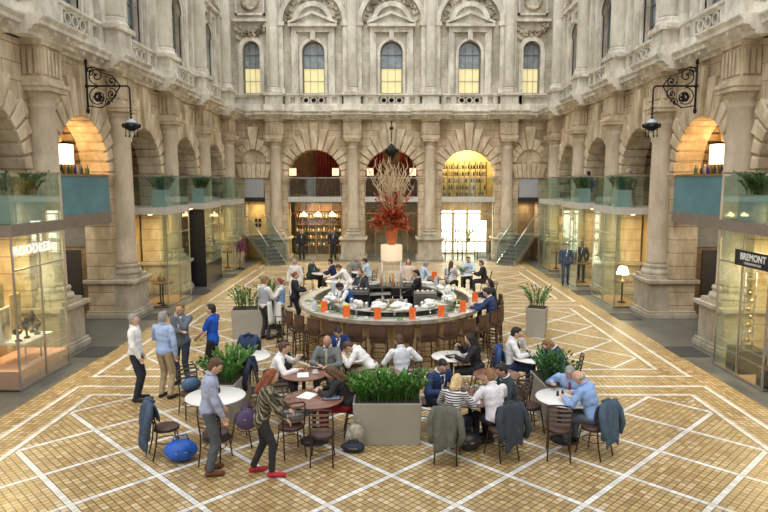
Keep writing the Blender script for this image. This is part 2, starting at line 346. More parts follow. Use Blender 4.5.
def facade(side, T, cols, ends, ax, blind=()):
    """lower arcade, entablature and upper storey of one side of the hall; parts are children of the wall"""
    P = lambda n: 'wall_%s' % side
    u0, u1 = ends; half = (cols[1]-cols[0])/2
    r = 1.6 if side != 'back' else 1.5
    bays = [((a+b)/2, r, 4.62, 0) for a, b in zip(cols, cols[1:])]
    allb = list(bays)
    for c in blind: allb.append((c, .55, 3.95, 0))
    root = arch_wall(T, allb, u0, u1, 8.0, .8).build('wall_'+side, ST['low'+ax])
    tag(root, kind='structure')
    for c, r_, s, zb in bays:
        bev(voussoirs(T, c, s, r_, .8, 7.55, half-.42).build('arch_surround', ST['block'+ax], root), .02, 1)
    for c in blind:      # small blind lunette over a flat lintel
        mb = MB(T)
        n = 9
        for k in range(n):
            a0 = pi*k/n+.015; a1 = pi*(k+1)/n-.015; Ro = (1.95 if k == 4 else (1.3 if k % 2 else 1.12))
            q = [(c+p*cos(a), 5.4+p*sin(a)) for p, a in ((.72, a0), (Ro, a0), (Ro, a1), (.72, a1))]
            A = [mb.V((x, .24 if k == 4 else .18, z)) for x, z in q]; B = [mb.V((x, -.05, z)) for x, z in q]
            mb.F(*A); mb.F(*B[::-1])
            for i in range(4): mb.F(A[i], B[i], B[(i+1) % 4], A[(i+1) % 4])
        for k in range(7):   # flat arch of the lintel
            x0 = c-.8+1.6*k/7; x1 = x0+1.6/7-.02; sl = (k-3)*.05
            q = [(x0, 4.55), (x1, 4.55), (x1+sl+.02, 5.3 if k != 3 else 5.5), (x0+sl-.02, 5.3 if k != 3 else 5.5)]
            A = [mb.V((x, .16, z)) for x, z in q]; B = [mb.V((x, -.05, z)) for x, z in q]
            mb.F(*A); mb.F(*B[::-1])
            for i in range(4): mb.F(A[i], B[i], B[(i+1) % 4], A[(i+1) % 4])
        mb.build('lunette_surround', ST['block'+ax], root)
        mb = MB(T); mb.prism([(x, z) for x, z in arcpts(c, 5.4, .72, 0, pi, 14)], .0, .03, 1)
        mb.build('lunette', ST['trimlow'+ax], root)
    # imposts on every jamb
    mb = MB(T)
    for c, r_, s, zb in bays:
        for sg in (-1, 1):
            x = c+sg*r_
            for (e, z0, z1) in ((.05, 4.30, 4.42), (.10, 4.42, 4.54), (.14, 4.54, 4.62)):
                a, b = (x-.30, x+e) if sg < 0 else (x-e, x+.30)
                mb.box(a, b, -.8, e, z0, z1)
    mb.build('impost', ST['trimlow'+ax], root)
    # entablature with a break forward over each column
    mb = MB(T); mc = MB(T)
    segs = []; cur = u0
    for c in cols:
        if c-.58 > cur: segs.append((cur, c-.58, 0))
        segs.append((max(cur, c-.58), c+.58, .42)); cur = c+.58
    if cur < u1: segs.append((cur, u1, 0))
    for a, b, w in segs:
        profile_run(T, mb, CORN, a-(.5 if w else 0), b+(.5 if w else 0), w)
        profile_run(T, mc, BASER, a, b, w*.8)
        profile_run(T, mc, CAPR, a-(.1 if w else 0), b+(.1 if w else 0), w*.8)
    mb.build('cornice', ST['trimup'+ax], root); 
    md = MB(T)
    for a, b, w in segs:
        n = max(1, int((b-a)/.5))
        for k in range(n):
            x = a+(b-a)*(k+.5)/n; md.box(x-.06, x+.06, w+.05, w+.36, 7.83, 7.93)
    md.build('modillions', ST['trimup'+ax], root)
    # balustrade panels with round holes between the upper pedestals
    for a, b, w in segs:
        if w: continue
        if b-a < 1: continue
        mid = (a+b)/2; wd = b-a
        mc.box(a, b, -.28, -.12, 8.5, 9.02)
        mc.box(a, a+.28*wd/3.2, -.12, .06, 8.54, 9.0); mc.box(b-.28*wd/3.2, b, -.12, .06, 8.54, 9.0)
        mc.box(mid-1.0, mid-.72, -.12, .06, 8.54, 9.0); mc.box(mid+.72, mid+1.0, -.12, .06, 8.54, 9.0) if wd > 2.4 else None
        mc.box(a, b, -.12, .04, 8.54, 8.6); mc.box(a, b, -.12, .04, 8.94, 9.0)
    mc.build('balustrade', ST['trimup'+ax], root)
    mr = MB(T); mk = MB(T)
    for a, b, w in segs:
        if w or b-a < 2.4: continue
        mid = (a+b)/2
        for x in (mid-.42, mid, mid+.42):
            q = arcpts(x, 8.77, .19, 0, 2*pi, 16)[:-1]; qi = arcpts(x, 8.77, .13, 0, 2*pi, 16)[:-1]
            A = [mr.V((p[0], .04, p[1])) for p in q]; B = [mr.V((p[0], .04, p[1])) for p in qi]; C2 = [mr.V((p[0], -.1, p[1])) for p in qi]; D = [mr.V((p[0], -.1, p[1])) for p in q]
            for k in range(16):
                j = (k+1) % 16; mr.F(A[k], A[j], B[j], B[k]); mr.F(B[k], B[j], C2[j], C2[k]); mr.F(A[k], A[j], D[j], D[k])
            mk.F(*[mk.V((p[0], -.11, p[1])) for p in qi])  # near-black disc paints the shade inside each ring
    mr.build('balustrade_ring', ST['trimup'+ax], root); mk.build('balustrade_hole_shade', m_dark, root)
    return root, bays, segs

def upper_wall(side, T, wins, ends, ax, top=15.8):
    bays = [(c, hw, s, 9.14) for c, hw, s in wins]
    o = arch_wall(lambda u, w, z: T(u, w-.15, z), bays, ends[0], ends[1], top, .6, 8.0).build('wall_upper_'+side, ST['up'+ax])
    return tag(o, kind='structure')
m_pane_lo = emit('lit_office_window', (.92, .80, .42), .55)
m_pane_up = plain('grey_pane_reflection', (.30, .35, .38), .12, 0, .25, 3, 0, .8)  # blue-grey reflection in the window glass, put into the pane colour
m_wframe = plain('dark_window_frame', (.20, .20, .18), .5)
WN = [0]
def window(T, c, hw, s, lit=True, big=True):
    """sash window with lit lower half; frame, glazing bars and panes"""
    WN[0] += 1
    zb = 9.14; zt = s; w = -.42; split = 10.55
    mb = MB(T)
    P = [(c-hw, zb)]+arcpts(c, s, hw, pi, 0, 14)+[(c+hw, zb)]; Q = [(c-hw+.06, zb+.07)]+arcpts(c, s, hw-.06, pi, 0, 14)+[(c+hw-.06, zb+.07)]
    n = len(P)
    A = [mb.V((x, w+.06, z)) for x, z in P]; B = [mb.V((x, w+.06, z)) for x, z in Q]; D = [mb.V((x, w-.04, z)) for x, z in Q]
    for k in range(n):
        j = (k+1) % n; mb.F(A[k], A[j], B[j], B[k]); mb.F(B[k], B[j], D[j], D[k])
    for x in ((c-hw/3, c+hw/3)): mb.box(x-.009, x+.009, w-.02, w+.01, zb, s+hw*.88)
    for z in (9.85, 10.55, 11.25): mb.box(c-hw, c+hw, w-.02, w+.03, z-(.025 if z == 10.55 else .009), z+(.025 if z == 10.55 else .009))
    o = mb.build('window_%d' % WN[0], m_wframe); tag(o, kind='structure')
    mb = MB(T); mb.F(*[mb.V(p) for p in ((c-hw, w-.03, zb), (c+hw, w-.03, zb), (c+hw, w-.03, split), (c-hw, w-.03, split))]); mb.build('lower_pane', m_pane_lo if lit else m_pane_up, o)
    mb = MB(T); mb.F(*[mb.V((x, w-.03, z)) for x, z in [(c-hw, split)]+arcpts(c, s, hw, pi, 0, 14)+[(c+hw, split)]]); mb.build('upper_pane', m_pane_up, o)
    return o
def aedicule(T, c, ax, parent, hw=.61, big=True):
    """window surround: architrave, pediment, carved tympanum and wide relieving arch"""
    mb = MB(T)
    def frame(i, o_, zt, w0, w1):
        mb.box(c-o_, c-i, w0, w1, 9.14, zt); mb.box(c+i, c+o_, w0, w1, 9.14, zt)
    frame(hw+.30, hw+.56, 12.62, -.2, .02); frame(hw+.22, hw+.34, 12.35, -.2, -.04)
    mb.box(c-hw-.56, c+hw+.56, -.2, .03, 12.40, 12.66)
    # inner arched moulding
    q = arcpts(c, 11.35, hw+.15, pi, 0, 14); qi = arcpts(c, 11.35, hw, pi, 0, 14)
    A = [mb.V((p[0], -.07, p[1])) for p in q]; B = [mb.V((p[0], -.07, p[1])) for p in qi]; D = [mb.V((p[0], -.18, p[1])) for p in q]
    for k in range(14): mb.F(A[k], A[k+1], B[k+1], B[k]); mb.F(A[k], A[k+1], D[k+1], D[k])
    mb.box(c-hw-.15, c-hw, -.2, -.07, 9.14, 11.35); mb.box(c+hw, c+hw+.15, -.2, -.07, 9.14, 11.35)
    # keystone / console
    mb.box(c-.13, c+.13, -.2, .10, 11.98, 12.5)
    # pediment
    w = 1.32
    mb.box(c-w, c+w, -.2, .22, 12.66, 12.80)
    for sg in (-1, 1):
        q = [(c+sg*w, 12.80), (c+sg*w, 12.92), (c, 13.46), (c, 13.32)]
        A = [mb.V((x, .22, z)) for x, z in q]; B = [mb.V((x, -.2, z)) for x, z in q]; mb.F(*A); mb.F(*B)
        for i in range(4): mb.F(A[i], B[i], B[(i+1) % 4], A[(i+1) % 4])
    q = [(c-w+.1, 12.8), (c+w-.1, 12.8), (c, 13.34)]; A = [mb.V((x, .02, z)) for x, z in q]; mb.F(*A)
    # relieving arch resting on slim pilasters
    for ro, ri, pr in ((1.86, 1.62, .06), (1.08, .84, .02)):
        q = arcpts(c, 12.92, ro, pi, 0, 24); qi = arcpts(c, 12.92, ri, pi, 0, 24)
        A = [mb.V((p[0], pr, p[1])) for p in q]; B = [mb.V((p[0], pr, p[1])) for p in qi]; D = [mb.V((p[0], -.18, p[1])) for p in q]; E_ = [mb.V((p[0], -.18, p[1])) for p in qi]
        for k in range(24): mb.F(A[k], A[k+1], B[k+1], B[k]); mb.F(A[k], A[k+1], D[k+1], D[k]); mb.F(B[k], B[k+1], E_[k+1], E_[k])
    for sg in (-1, 1):
        x = c+sg*1.74
        mb.box(x-.12, x+.12, -.2, .04, 9.14, 12.72); mb.box(x-.2, x+.2, -.2, .10, 12.72, 12.92); mb.box(x-.18, x+.18, -.2, .08, 9.14, 9.4)
    mb.build('window_surround', ST['trimup'+ax], parent)
    # carved relief inside the relieving arch
    mb = MB(T); rnd = random.Random(int(c*10))
    for k in range(15):
        a = pi*(k+.5)/15; rr = 1.35
        mb.ell((0, 0, 0), (0.0001,)*3, 3, 2) if False else None
        x, z = c+rr*cos(a), 12.92+rr*sin(a)
        if z < 13.0: continue
        for j in range(3):
            xx, zz = x+rnd.uniform(-.13, .13), z+rnd.uniform(-.13, .13)
            s2 = MB(); s2.ell((xx, -.1, zz), (rnd.uniform(.05, .12), .09, rnd.uniform(.05, .12)), 7, 5)
            b0 = len(mb.v)
            for v in s2.v: mb.V(v)
            for f in s2.f: mb.F(*[b0+i for i in f])
    mb.build('carved_relief', st_carved, parent)


SIDE_COLS = [11.55, 16.1, 20.65, 25.15, 29.7, 34.2]
BACK_COLS = [-6.405, -2.135, 2.135, 6.405]
WALLS = {}
for side, T in (('left', TL), ('right', TR)):
    root, bays, segs = facade(side, T, SIDE_COLS, (9.5, 35.65), 'Y')
    WALLS[side] = (root, bays)
    uw = upper_wall(side, T, [((a+b)/2, .61, 11.35) for a, b in zip(SIDE_COLS, SIDE_COLS[1:])], (9.5, 35.65), 'Y')
    for a, b in zip(SIDE_COLS, SIDE_COLS[1:]):
        if a > 12: window(T, (a+b)/2, .61, 11.35, lit=False); aedicule(T, (a+b)/2, 'Y', uw)
root, bays, segs = facade('back', TB, BACK_COLS, (-8.85, 8.85), 'X', blind=(-7.62, 7.62)); WALLS['back'] = (root, bays)
uwb = upper_wall('back', TB, [(c, .61, 11.35) for c in (-4.27, 0, 4.27)]+[(c, .47, 11.48) for c in (-7.66, 7.66)], (-8.85, 8.85), 'X')
for c in (-4.27, 0, 4.27): window(TB, c, .61, 11.35); aedicule(TB, c, 'X', uwb)
for c in (-7.66, 7.66):
    window(TB, c, .47, 11.48)
    mb = MB(TB)
    q = arcpts(c, 11.48, .70, pi, 0, 14); qi = arcpts(c, 11.48, .47, pi, 0, 14)
    A = [mb.V((p[0], -.05, p[1])) for p in q]; B = [mb.V((p[0], -.05, p[1])) for p in qi]; D = [mb.V((p[0], -.18, p[1])) for p in q]
    for k in range(14): mb.F(A[k], A[k+1], B[k+1], B[k]); mb.F(A[k], A[k+1], D[k+1], D[k])
    mb.box(c-.70, c-.47, -.2, -.05, 9.14, 11.48); mb.box(c+.47, c+.70, -.2, -.05, 9.14, 11.48)
    mb.box(c-1.0, c+1.0, -.2, .05, 12.95, 13.1)
    for (x0, x1, z0, z1) in ((c-.8, c+.8, 13.3, 13.4), (c-.8, c-.7, 13.3, 14.8), (c+.7, c+.8, 13.3, 14.8), (c-.8, c+.8, 14.7, 14.8)): mb.box(x0, x1, -.2, -.02, z0, z1)
    mb.build('window_surround', ST['trimupX'], uwb)
    for nm, n, f in (('garland_relief', 46, lambda k, rnd: (c-.85+1.7*k/45+rnd.uniform(-.03, .03), 12.72-.42*sin(pi*k/45)+rnd.uniform(-.16, .16) if 6 < k < 39 else 12.4+rnd.uniform(-.5, .45))),
                     ('wreath_relief', 26, lambda k, rnd: (c+.42*cos(2*pi*k/26), 14.05+.42*sin(2*pi*k/26)))):
        mb = MB(TB); rnd = random.Random(5)
        for k in range(n):
            x, z = f(k, rnd); s2 = MB(); s2.ell((x, -.08, z), (rnd.uniform(.06, .12), .12, rnd.uniform(.06, .12)), 7, 5); b0 = len(mb.v)
            for v in s2.v: mb.V(v)
            for ff in s2.f: mb.F(*[b0+i for i in ff])
        mb.build(nm, st_carved, uwb)

# ---- columns: each one a thing with its parts
def pedestal_mb(T, u, back=-.8):
    mb = MB(T); d = .66
    for e, z0, z1 in ((.10, 0, .16), (.06, .16, .24), (0, .24, 1.08), (.05, 1.08, 1.13), (.12, 1.13, 1.24)):
        mb.box(u-d-e, u+d+e, back-e, .62+e, z0, z1)
    return mb
def column(side, T, u, r, label, group, upper_label):
    ax = 'X' if side == 'back' else 'Y'
    base = T(u, .15, 0)
    def rel(f): return lambda p: tuple(a-b for a, b in zip(T(*p), base))
    Tl = lambda u_, w_, z_: tuple(a-b for a, b in zip(T(u_, w_, z_), base))
    root = empty('column', base, 0, label, 'column', group)
    mb = pedestal_mb(Tl, u); bev(mb.build('pedestal', st_ped, root), .012, 1)
    mb = MB(Tl); mb.box(u-.52, u+.52, -.3, .15+.50, 1.24, 1.36); mb.build('base_plinth', st_ped, root)
    mb = MB(); k = r
    mb.lathe([(k*1.38, 1.36), (k*1.42, 1.42), (k*1.36, 1.50), (k*1.18, 1.53), (k*1.16, 1.58), (k*1.24, 1.62), (k*1.2, 1.68), (k*1.03, 1.70)], n=32)
    mb.build('base', st_ped, root)
    mb = MB(); mb.lathe([(r*1.03, 1.70), (r, 1.8), (r*.99, 3.2), (r*.93, 5.2), (r*.88, 6.12), (r*.95, 6.16), (r*.95, 6.20), (r*.88, 6.22), (r*.88, 6.36), (r*1.0, 6.40), (r*1.22, 6.52)], n=36); mb.build('shaft', st_shaft, root)
    mb = MB(Tl); mb.box(u-r*1.33, u+r*1.33, -.1, .15+r*1.33, 6.52, 6.64); mb.box(u-r*1.42, u+r*1.42, -.1, .15+r*1.42, 6.64, 6.74); mb.build('capital', ST['trimlow'+ax], root)
    mb = MB(Tl); mb.box(u-.44, u+.44, -.05, .46, 6.74, 7.66); mb.box(u-.5, u+.5, -.05, .52, 6.74, 6.86); mb.box(u-.5, u+.5, -.05, .53, 7.6, 7.74)
    for k in range(5):
        x = u-.34+.17*k
        mb.box(x-.05, x+.05, .4, .52, 6.92, 7.52)
    for k in range(3):
        x = .08+.15*k
        mb.box(u-.5, u+.5, x-.05, x+.04, 6.92, 7.52)
    mb.build('frieze_block', ST['trimlow'+ax], root)
    # upper order
    base2 = T(u, .15, 8.2)
    Tu = lambda u_, w_, z_: tuple(a-b for a, b in zip(T(u_, w_, z_), base2))
    r2 = .27 if side == 'back' else .31
    root = empty('column', base2, 0, upper_label, 'column', 'upper storey columns')
    mb = MB(Tu); d = .46
    mb.box(u-d-.06, u+d+.06, -.3, .56, 8.21, 8.5); mb.box(u-d, u+d, -.3, .50, 8.5, 8.98); mb.box(u-d-.08, u+d+.08, -.3, .6, 8.98, 9.14); bev(mb.build('pedestal', ST['trimup'+ax], root), .01, 1)
    mb = MB(); mb.lathe([(r2*1.4, .94), (r2*1.42, 1.02), (r2*1.2, 1.08), (r2*1.18, 1.12), (r2*1.25, 1.17), (r2*1.05, 1.22)], n=28); mb.build('base', ST['trimup'+ax], root)
    mb = MB(); mb.lathe([(r2*1.05, 1.22), (r2, 1.3), (r2, 3.5), (r2*.95, 7.4)], n=30); mb.build('shaft', st_shaft_up, root)
    mb = MB(Tu); mb.box(u-.38, u+.38, -.2, .02, 9.14, 15.7); mb.box(u-.43, u+.43, -.2, .05, 9.14, 9.4); mb.build('pilaster', ST['trimup'+ax], root)
ords = ['cropped by the edge', 'nearest the camera', 'second from the camera', 'third from the camera', 'fourth from the camera', 'in the far corner']
for side, T in (('left', TL), ('right', TR)):
    for k, u in enumerate(SIDE_COLS):
        if k == 0: continue
        column(side, T, u, .36, 'tall round stone column on a pedestal along the %s wall, %s' % (side, ords[k]), 'ground floor columns',
               'pale upper storey column above the cornice on the %s wall, %s' % (side, ords[k]))
for k, u in enumerate(BACK_COLS):
    w = ['between the left staircase and the restaurant door', 'just left of the tall flower arrangement', 'just right of the tall flower arrangement', 'between the bright shop and the right staircase'][k]
    w2 = ['second upper window from the left', 'middle upper window, on its left', 'middle upper window, on its right', 'rightmost upper window'][k]
    column('back', TB, u, .32, 'round stone column on the far end wall, '+w, 'ground floor columns', 'slim upper column on the far end wall beside the '+w2)
# ------------------------------------------------------------------ mezzanine, passages, shops, balconies

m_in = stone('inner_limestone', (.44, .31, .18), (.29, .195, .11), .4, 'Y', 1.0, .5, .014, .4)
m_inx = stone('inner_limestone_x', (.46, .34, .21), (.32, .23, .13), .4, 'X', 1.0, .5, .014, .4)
m_ceil = plain('cream_plaster', (.55, .50, .40), .8)
m_edge = plain('pale_grey_fascia', (.60, .59, .55), .5, 0, .06)
m_dkfas = plain('taupe_fascia', (.25, .21, .17), .55)
def area(name, loc, size, power, col=(1, .80, .52), rot=(0, 0, 0), size_y=None):
    l = bpy.data.lights.new(name, 'AREA'); l.energy = power; l.color = col; l.size = size
    if size_y: l.shape = 'RECTANGLE'; l.size_y = size_y
    o = bpy.data.objects.new(name, l); COL.objects.link(o); o.location = loc; o.rotation_euler = rot; return o
def point(name, loc, power, col=(1, .75, .42), r=.12):
    l = bpy.data.lights.new(name, 'POINT'); l.energy = power; l.color = col; l.shadow_soft_size = r
    o = bpy.data.objects.new(name, l); COL.objects.link(o); o.location = loc; return o
for side, T, sg in (('left', TL, -1), ('right', TR, 1)):
    root, bays = WALLS[side]
    # floors and ceilings of the upper gallery, passage wall, cross walls
    mb = MB(T); mb.box(9.5, 36, -3.3, -.05, 3.22, 3.44); tag(mb.build('floor_gallery_'+side, m_ceil), kind='structure')
    mb = MB(T); mb.box(9.5, 36, -3.3, -.8, 7.4, 7.6); tag(mb.build('ceiling_gallery_'+side, m_ceil), kind='structure')
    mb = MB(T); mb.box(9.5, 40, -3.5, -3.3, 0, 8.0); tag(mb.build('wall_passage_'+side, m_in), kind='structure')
    mb = MB(T)
    for u in SIDE_COLS:
        mb.box(u-.65, u+.65, -3.3, -.8, 3.44, 7.4)
        if u > 12: mb.box(u-.2, u+.2, -3.3, -.8, 0, 3.22)
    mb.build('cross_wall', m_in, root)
    for c, r_, s, zb in bays:
        if c < 12 : continue
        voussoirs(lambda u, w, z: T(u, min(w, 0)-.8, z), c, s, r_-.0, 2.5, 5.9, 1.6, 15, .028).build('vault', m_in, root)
m_boxplanter = plain('grey_green_planter', (.42, .50, .49), .35, 0, .06)
m_leaf = plain('glossy_leaf_green', (.075, .20, .035), .35, 0, .5, 3)
m_leaf2 = plain('dark_leaf_green', (.045, .13, .035), .4, 0, .5, 3)
m_soil = plain('dark_soil', (.05, .035, .025), .9)
def leaf(mb, p, d, up, L_, W):
    d = d.normalized(); s = d.cross(up)
    if s.length < 1e-4: s = d.orthogonal()
    s.normalize(); n = s.cross(d).normalized()
    a = mb.V(p); b = mb.V(p+d*L_*.45+s*W+n*.15*W); c = mb.V(p+d*L_-n*L_*.12); e = mb.V(p+d*L_*.45-s*W+n*.15*W); m_ = mb.V(p+d*L_*.45-n*W*.25)
    mb.F(a, b, m_); mb.F(b, c, m_); mb.F(c, e, m_); mb.F(e, a, m_)
def foliage(mb, x0, x1, y0, y1, z, h, n, rnd, LL=.075, spread=.35, leaves=9):
    for k in range(n):
        x, y = rnd.uniform(x0, x1), rnd.uniform(y0, y1)
        cx, cy = (x0+x1)/2, (y0+y1)/2
        dx = (x-cx)/max(x1-x0, .01)*spread*2+rnd.uniform(-.5, .5)*spread; dy = (y-cy)/max(y1-y0, .01)*spread*2+rnd.uniform(-.5, .5)*spread
        hh = h*rnd.uniform(.6, 1.05); pts = [Vector((x+dx*hh*t*t*1.2, y+dy*hh*t*t*1.2, z+hh*t*(1-.12*t))) for t in (0, .25, .5, .75, 1)]
        mb.tube(pts, .006, 4, .003, caps=False)
        for j in range(leaves):
            t = .18+.82*(j+rnd.random()*.6)/leaves; i = min(3, int(t*4)); f = t*4-i; p = pts[i].lerp(pts[i+1], f); ax = (pts[i+1]-pts[i]).normalized()
            a = rnd.uniform(0, 2*pi); sd = Vector((cos(a), sin(a), .55+.3*t))
            leaf(mb, p, (sd+ax*.5), Vector((0, 0, 1)), LL*rnd.uniform(.8, 1.3), LL*.28)
        leaf(mb, pts[-1], pts[-1]-pts[-2], Vector((0, 1, 0)), LL*1.3, LL*.3)

def shop_box(side, T, c, hw, label, wl=None, D=1.15, text=None):
    """glass shop front projecting between two columns"""
    t = empty('glass_shopfront', T(c, D/2, 0), 0, label, 'shop front', 'glass shop fronts between the columns'); b0 = T(c, D/2, 0)
    TT = lambda u, w, z: tuple(a-b for a, b in zip(T(u, w, z), b0))
    zt = 3.22
    for nm, a in (('near_pane', (c-hw, c-hw+.012, 0, D)), ('side_pane', (c-hw, c-.05, D-.012, D)), ('side_pane', (c+.05, c+hw, D-.012, D)), ('far_pane', (c+hw-.012, c+hw, 0, D))):
        MB(TT).box(a[0], a[1], a[2], a[3], .03, zt).build('glass_pane', m_glass, t)
    mb = MB(TT)
    for u, w in ((c-hw, D), (c+hw, D), (c, D)):
        mb.box(u-.018, u+.018, w-.025, w+.011, 0, zt)
    mb.box(c-hw, c+hw, D-.03, D+.01, 0, .05); mb.box(c-hw, c-hw+.03, 0, D, 0, .05); mb.box(c-hw, c+hw, D-.03, D+.01, 2.52, 2.55)
    mb.build('frame', m_steel, t)
    MB(TT).box(c-hw, c+hw, .02, D, -.0, .02).build('base', plain('shop_timber_floor', (.42, .26, .14), .35), t)
    return t, TT
def balcony(T, c, hw, label, D=1.15, edge=None):
    t = empty('balcony', T(c, D/2, 3.25), 0, label, 'balcony', 'glass balconies of the upper gallery'); b0 = T(c, D/2, 3.25)
    TT = lambda u, w, z: tuple(a-b for a, b in zip(T(u, w, z), b0))
    MB(TT).box(c-hw-.04, c+hw+.04, -.05, D+.04, 3.23, 3.47).build('slab', edge or m_edge, t)
    MB(TT).box(c-hw, c-hw+.012, 0, D, 3.47, 4.52).build('glass_pane', m_glass_g, t)
    MB(TT).box(c-hw, c+hw, D-.012, D, 3.47, 4.52).build('glass_pane', m_glass_g, t)
    MB(TT).box(c+hw-.012, c+hw, 0, D, 3.47, 4.52).build('glass_pane', m_glass_g, t)
    mb = MB(TT); mb.box(c-hw-.02, c-hw+.02, 0, D+.02, 4.52, 4.56); mb.box(c-hw-.02, c+hw+.02, D-.02, D+.02, 4.52, 4.56); mb.box(c+hw-.02, c+hw+.02, 0, D+.02, 4.52, 4.56)
    mb.build('handrail', m_steel, t)
    return t
def small_planter(T, u0, u1, w0, w1, label, n=26, seed=1):
    b0 = T((u0+u1)/2, (w0+w1)/2, 3.47); TT = lambda u, w, z: tuple(a-b for a, b in zip(T(u, w, z), b0))
    t = empty('planter', b0, 0, label, 'planter', 'grey planters on the balconies')
    MB(TT).box(u0, u1, w0, w1, 3.472, 4.06).build('box', m_boxplanter, t)
    mb = MB(TT); rnd = random.Random(seed); foliage(mb, u0+.05, u1-.05, w0+.03, w1-.03, 4.05, .50, n*2, rnd, .11, .30, 10); mb.build('foliage', m_leaf2, t)
    return t
bn = {22.925: ('third', 'nearest'), 27.425: ('fourth', 'second nearest'), 31.95: ('last', 'farthest')}
for side, T, sg in (('left', TL, -1), ('right', TR, 1)):
    for i, c in enumerate([a for a in [13.825, 22.925, 27.425, 31.95]]):
        hw = 1.0 if c < 14 else 1.22
        w = ['at the edge of the frame', 'just past the entrance passage', 'second beyond the entrance passage', 'closest to the staircase'][i]
        if c < 14:
            lb = 'glass shop front with raised white BOODLES letters over a pink base at the left edge' if side == 'left' else 'glass shop front with black BREMONT signboard at the right edge'
        else: lb = 'glass shop front on the %s side of the hall, %s' % (side, w)
        t, TT = shop_box(side, T, c, hw, lb)
        balcony(T, c, hw, 'balcony with glass rail on the %s side, %s' % (side, w), edge=m_dkfas if c < 14 else m_edge)
        if i < 3: small_planter(T, c-hw+(.25 if i else .35), c-hw+(1.0 if i else 1.5), .60, 1.06, 'grey planter of dark foliage on the %s balcony %s' % (side, w), 30, i)
        # inner shop: warm back wall and ceiling lamp
        wallc = plain('shop_wall_gold', (.55, .36, .17), .5, 0, .2, 2) if i != 2 else plain('shop_wall_bronze', (.40, .27, .13), .4, 0, .3, 2)
        mb = MB(T); mb.box(c-1.55, c+1.55, -.95, -.85, .02, 3.2)
        if not (side == 'right' and i == 1) or True: tag(mb.build('wall_shop_'+side, wallc), kind='structure')
        for k in range(3):
            q = T(c-.7+.7*k, .42, 3.19); tag(MB().lathe([(0, 0), (.07, 0), (.08, .03), (0, .03)], n=14).build('downlight', m_warm, loc=q), '%s small warm downlight in the %s shop ceiling, %s' % (['nearest', 'middle', 'farthest'][k], side, w), 'downlight', 'shop downlights')
        p = T(c, .2, 3.1); area('shop_lamp', p, .7, 62 if c > 14 else 115, (1, .72, .38), size_y=1.6)
        p = T(c, -2.0, 5.6); point('gallery_lamp', p, 9 if i else 22, (1, .70, .38), .3)

# ---- near left shop: display and lettering
TXT = []
FONT_M = plain('white_sign_letters', (.85, .85, .83), .5, 0, .03)
def text(name, body, size, loc, rot, mat, label=None, cat=None, parent=None, depth=.006, bold=0, spacing=1.0):
    cu = bpy.data.curves.new(name, 'FONT'); cu.body = body; cu.size = size; cu.extrude = depth; cu.offset = bold; cu.space_character = spacing; cu.align_x = 'CENTER'; cu.align_y = 'CENTER'
    o = bpy.data.objects.new(name, cu); COL.objects.link(o); o.location = loc; o.rotation_euler = rot; cu.materials.append(mat)
    if parent: o.parent = parent
    TXT.append(o)
    if label: tag(o, label, cat)
    return o
# BOODLES along the inner face of the left glass box (reads from the camera outwards)
text('shop_lettering', 'BOODLES', .27, (-7.655, 13.50, 2.92), (pi/2, 0, pi/2), emit('glowing_white_letters', (1, 1, .98), .55), 'white BOODLES lettering on the glass of the left shop', 'lettering', depth=.01, bold=.010, spacing=1.25)  # glow added to the letters so they read brighter
m_pink = plain('pink_plinth', (.72, .42, .33), .4, 0, .08)
tag(MB(TL).box(12.84, 14.80, .05, 1.12, .021, .42).build('display_plinth', m_pink), 'pink plinth inside the left shop window', 'plinth')
t = empty('display_shelf', (-8.1, 13.7, .9), 0, 'pale shelf with necklace busts in the left shop window', 'shelf')
MB().box(-.36, .36, -.55, .55, 0, .05).build('shelf_board', m_white, t)
MB().tube([(.2, -.3, -.48), (.2, -.3, 0)], .02).build('post', m_steel, t); MB().tube([(.2, .3, -.48), (.2, .3, 0)], .02).build('post', m_steel, t)
m_bust = plain('black_velvet', (.05, .045, .05), .7); m_poster = plain('portrait_print', (.62, .47, .34), .5, 0, .6, 4)
proto = None
for k, (y, x, h) in enumerate(((13.3, -7.98, .34), (13.62, -7.98, .46), (13.98, -7.95, .36), (14.16, -8.15, .50))):
    mb = MB(); mb.lathe([(.08, 0), (.09, .02), (.03, .05), (.03, h*.4), (.10, h*.5), (.12, h*.72), (.05, h*.86), (.045, h)], n=14, sx=.7)
    o = mb.build('necklace_bust', m_bust, loc=(x, y, .951)); tag(o, ['smallest dark necklace bust, nearest the camera', 'dark necklace bust beside the framed picture', 'dark necklace bust at the far end of the shelf', 'tall necklace bust behind the others'][k], 'bust', 'necklace busts in the left window')
    mb = MB(); mb.tube([(.075*cos(a), .10*sin(a), h*.62+.05*cos(a)) for a in [2*pi*q/14 for q in range(15)]], .012, 6); mb.build('necklace', m_brass, o)
t = empty('framed_picture', (-8.28, 13.35, .951), R(8), 'pale framed portrait print on the left window shelf', 'picture')
MB().box(-.02, .02, -.24, .24, 0, .72).build('frame', m_white, t); MB().box(.021, .024, -.2, .2, .04, .68).build('print', m_poster, t)
for k in range(3):
    o = MB(TL).box(12.9+.62*k, 13.3+.62*k, .2, .24, .5, 2.4-.3*k).build('gold_screen', plain('gold_panel', (.62, .46, .24), .3, .4, .2, 3)); tag(o, ['gold display panel nearest the camera in the left shop', 'middle gold display panel in the left shop', 'shortest gold display panel in the left shop'][k], 'display panel', 'gold panels in the left shop')
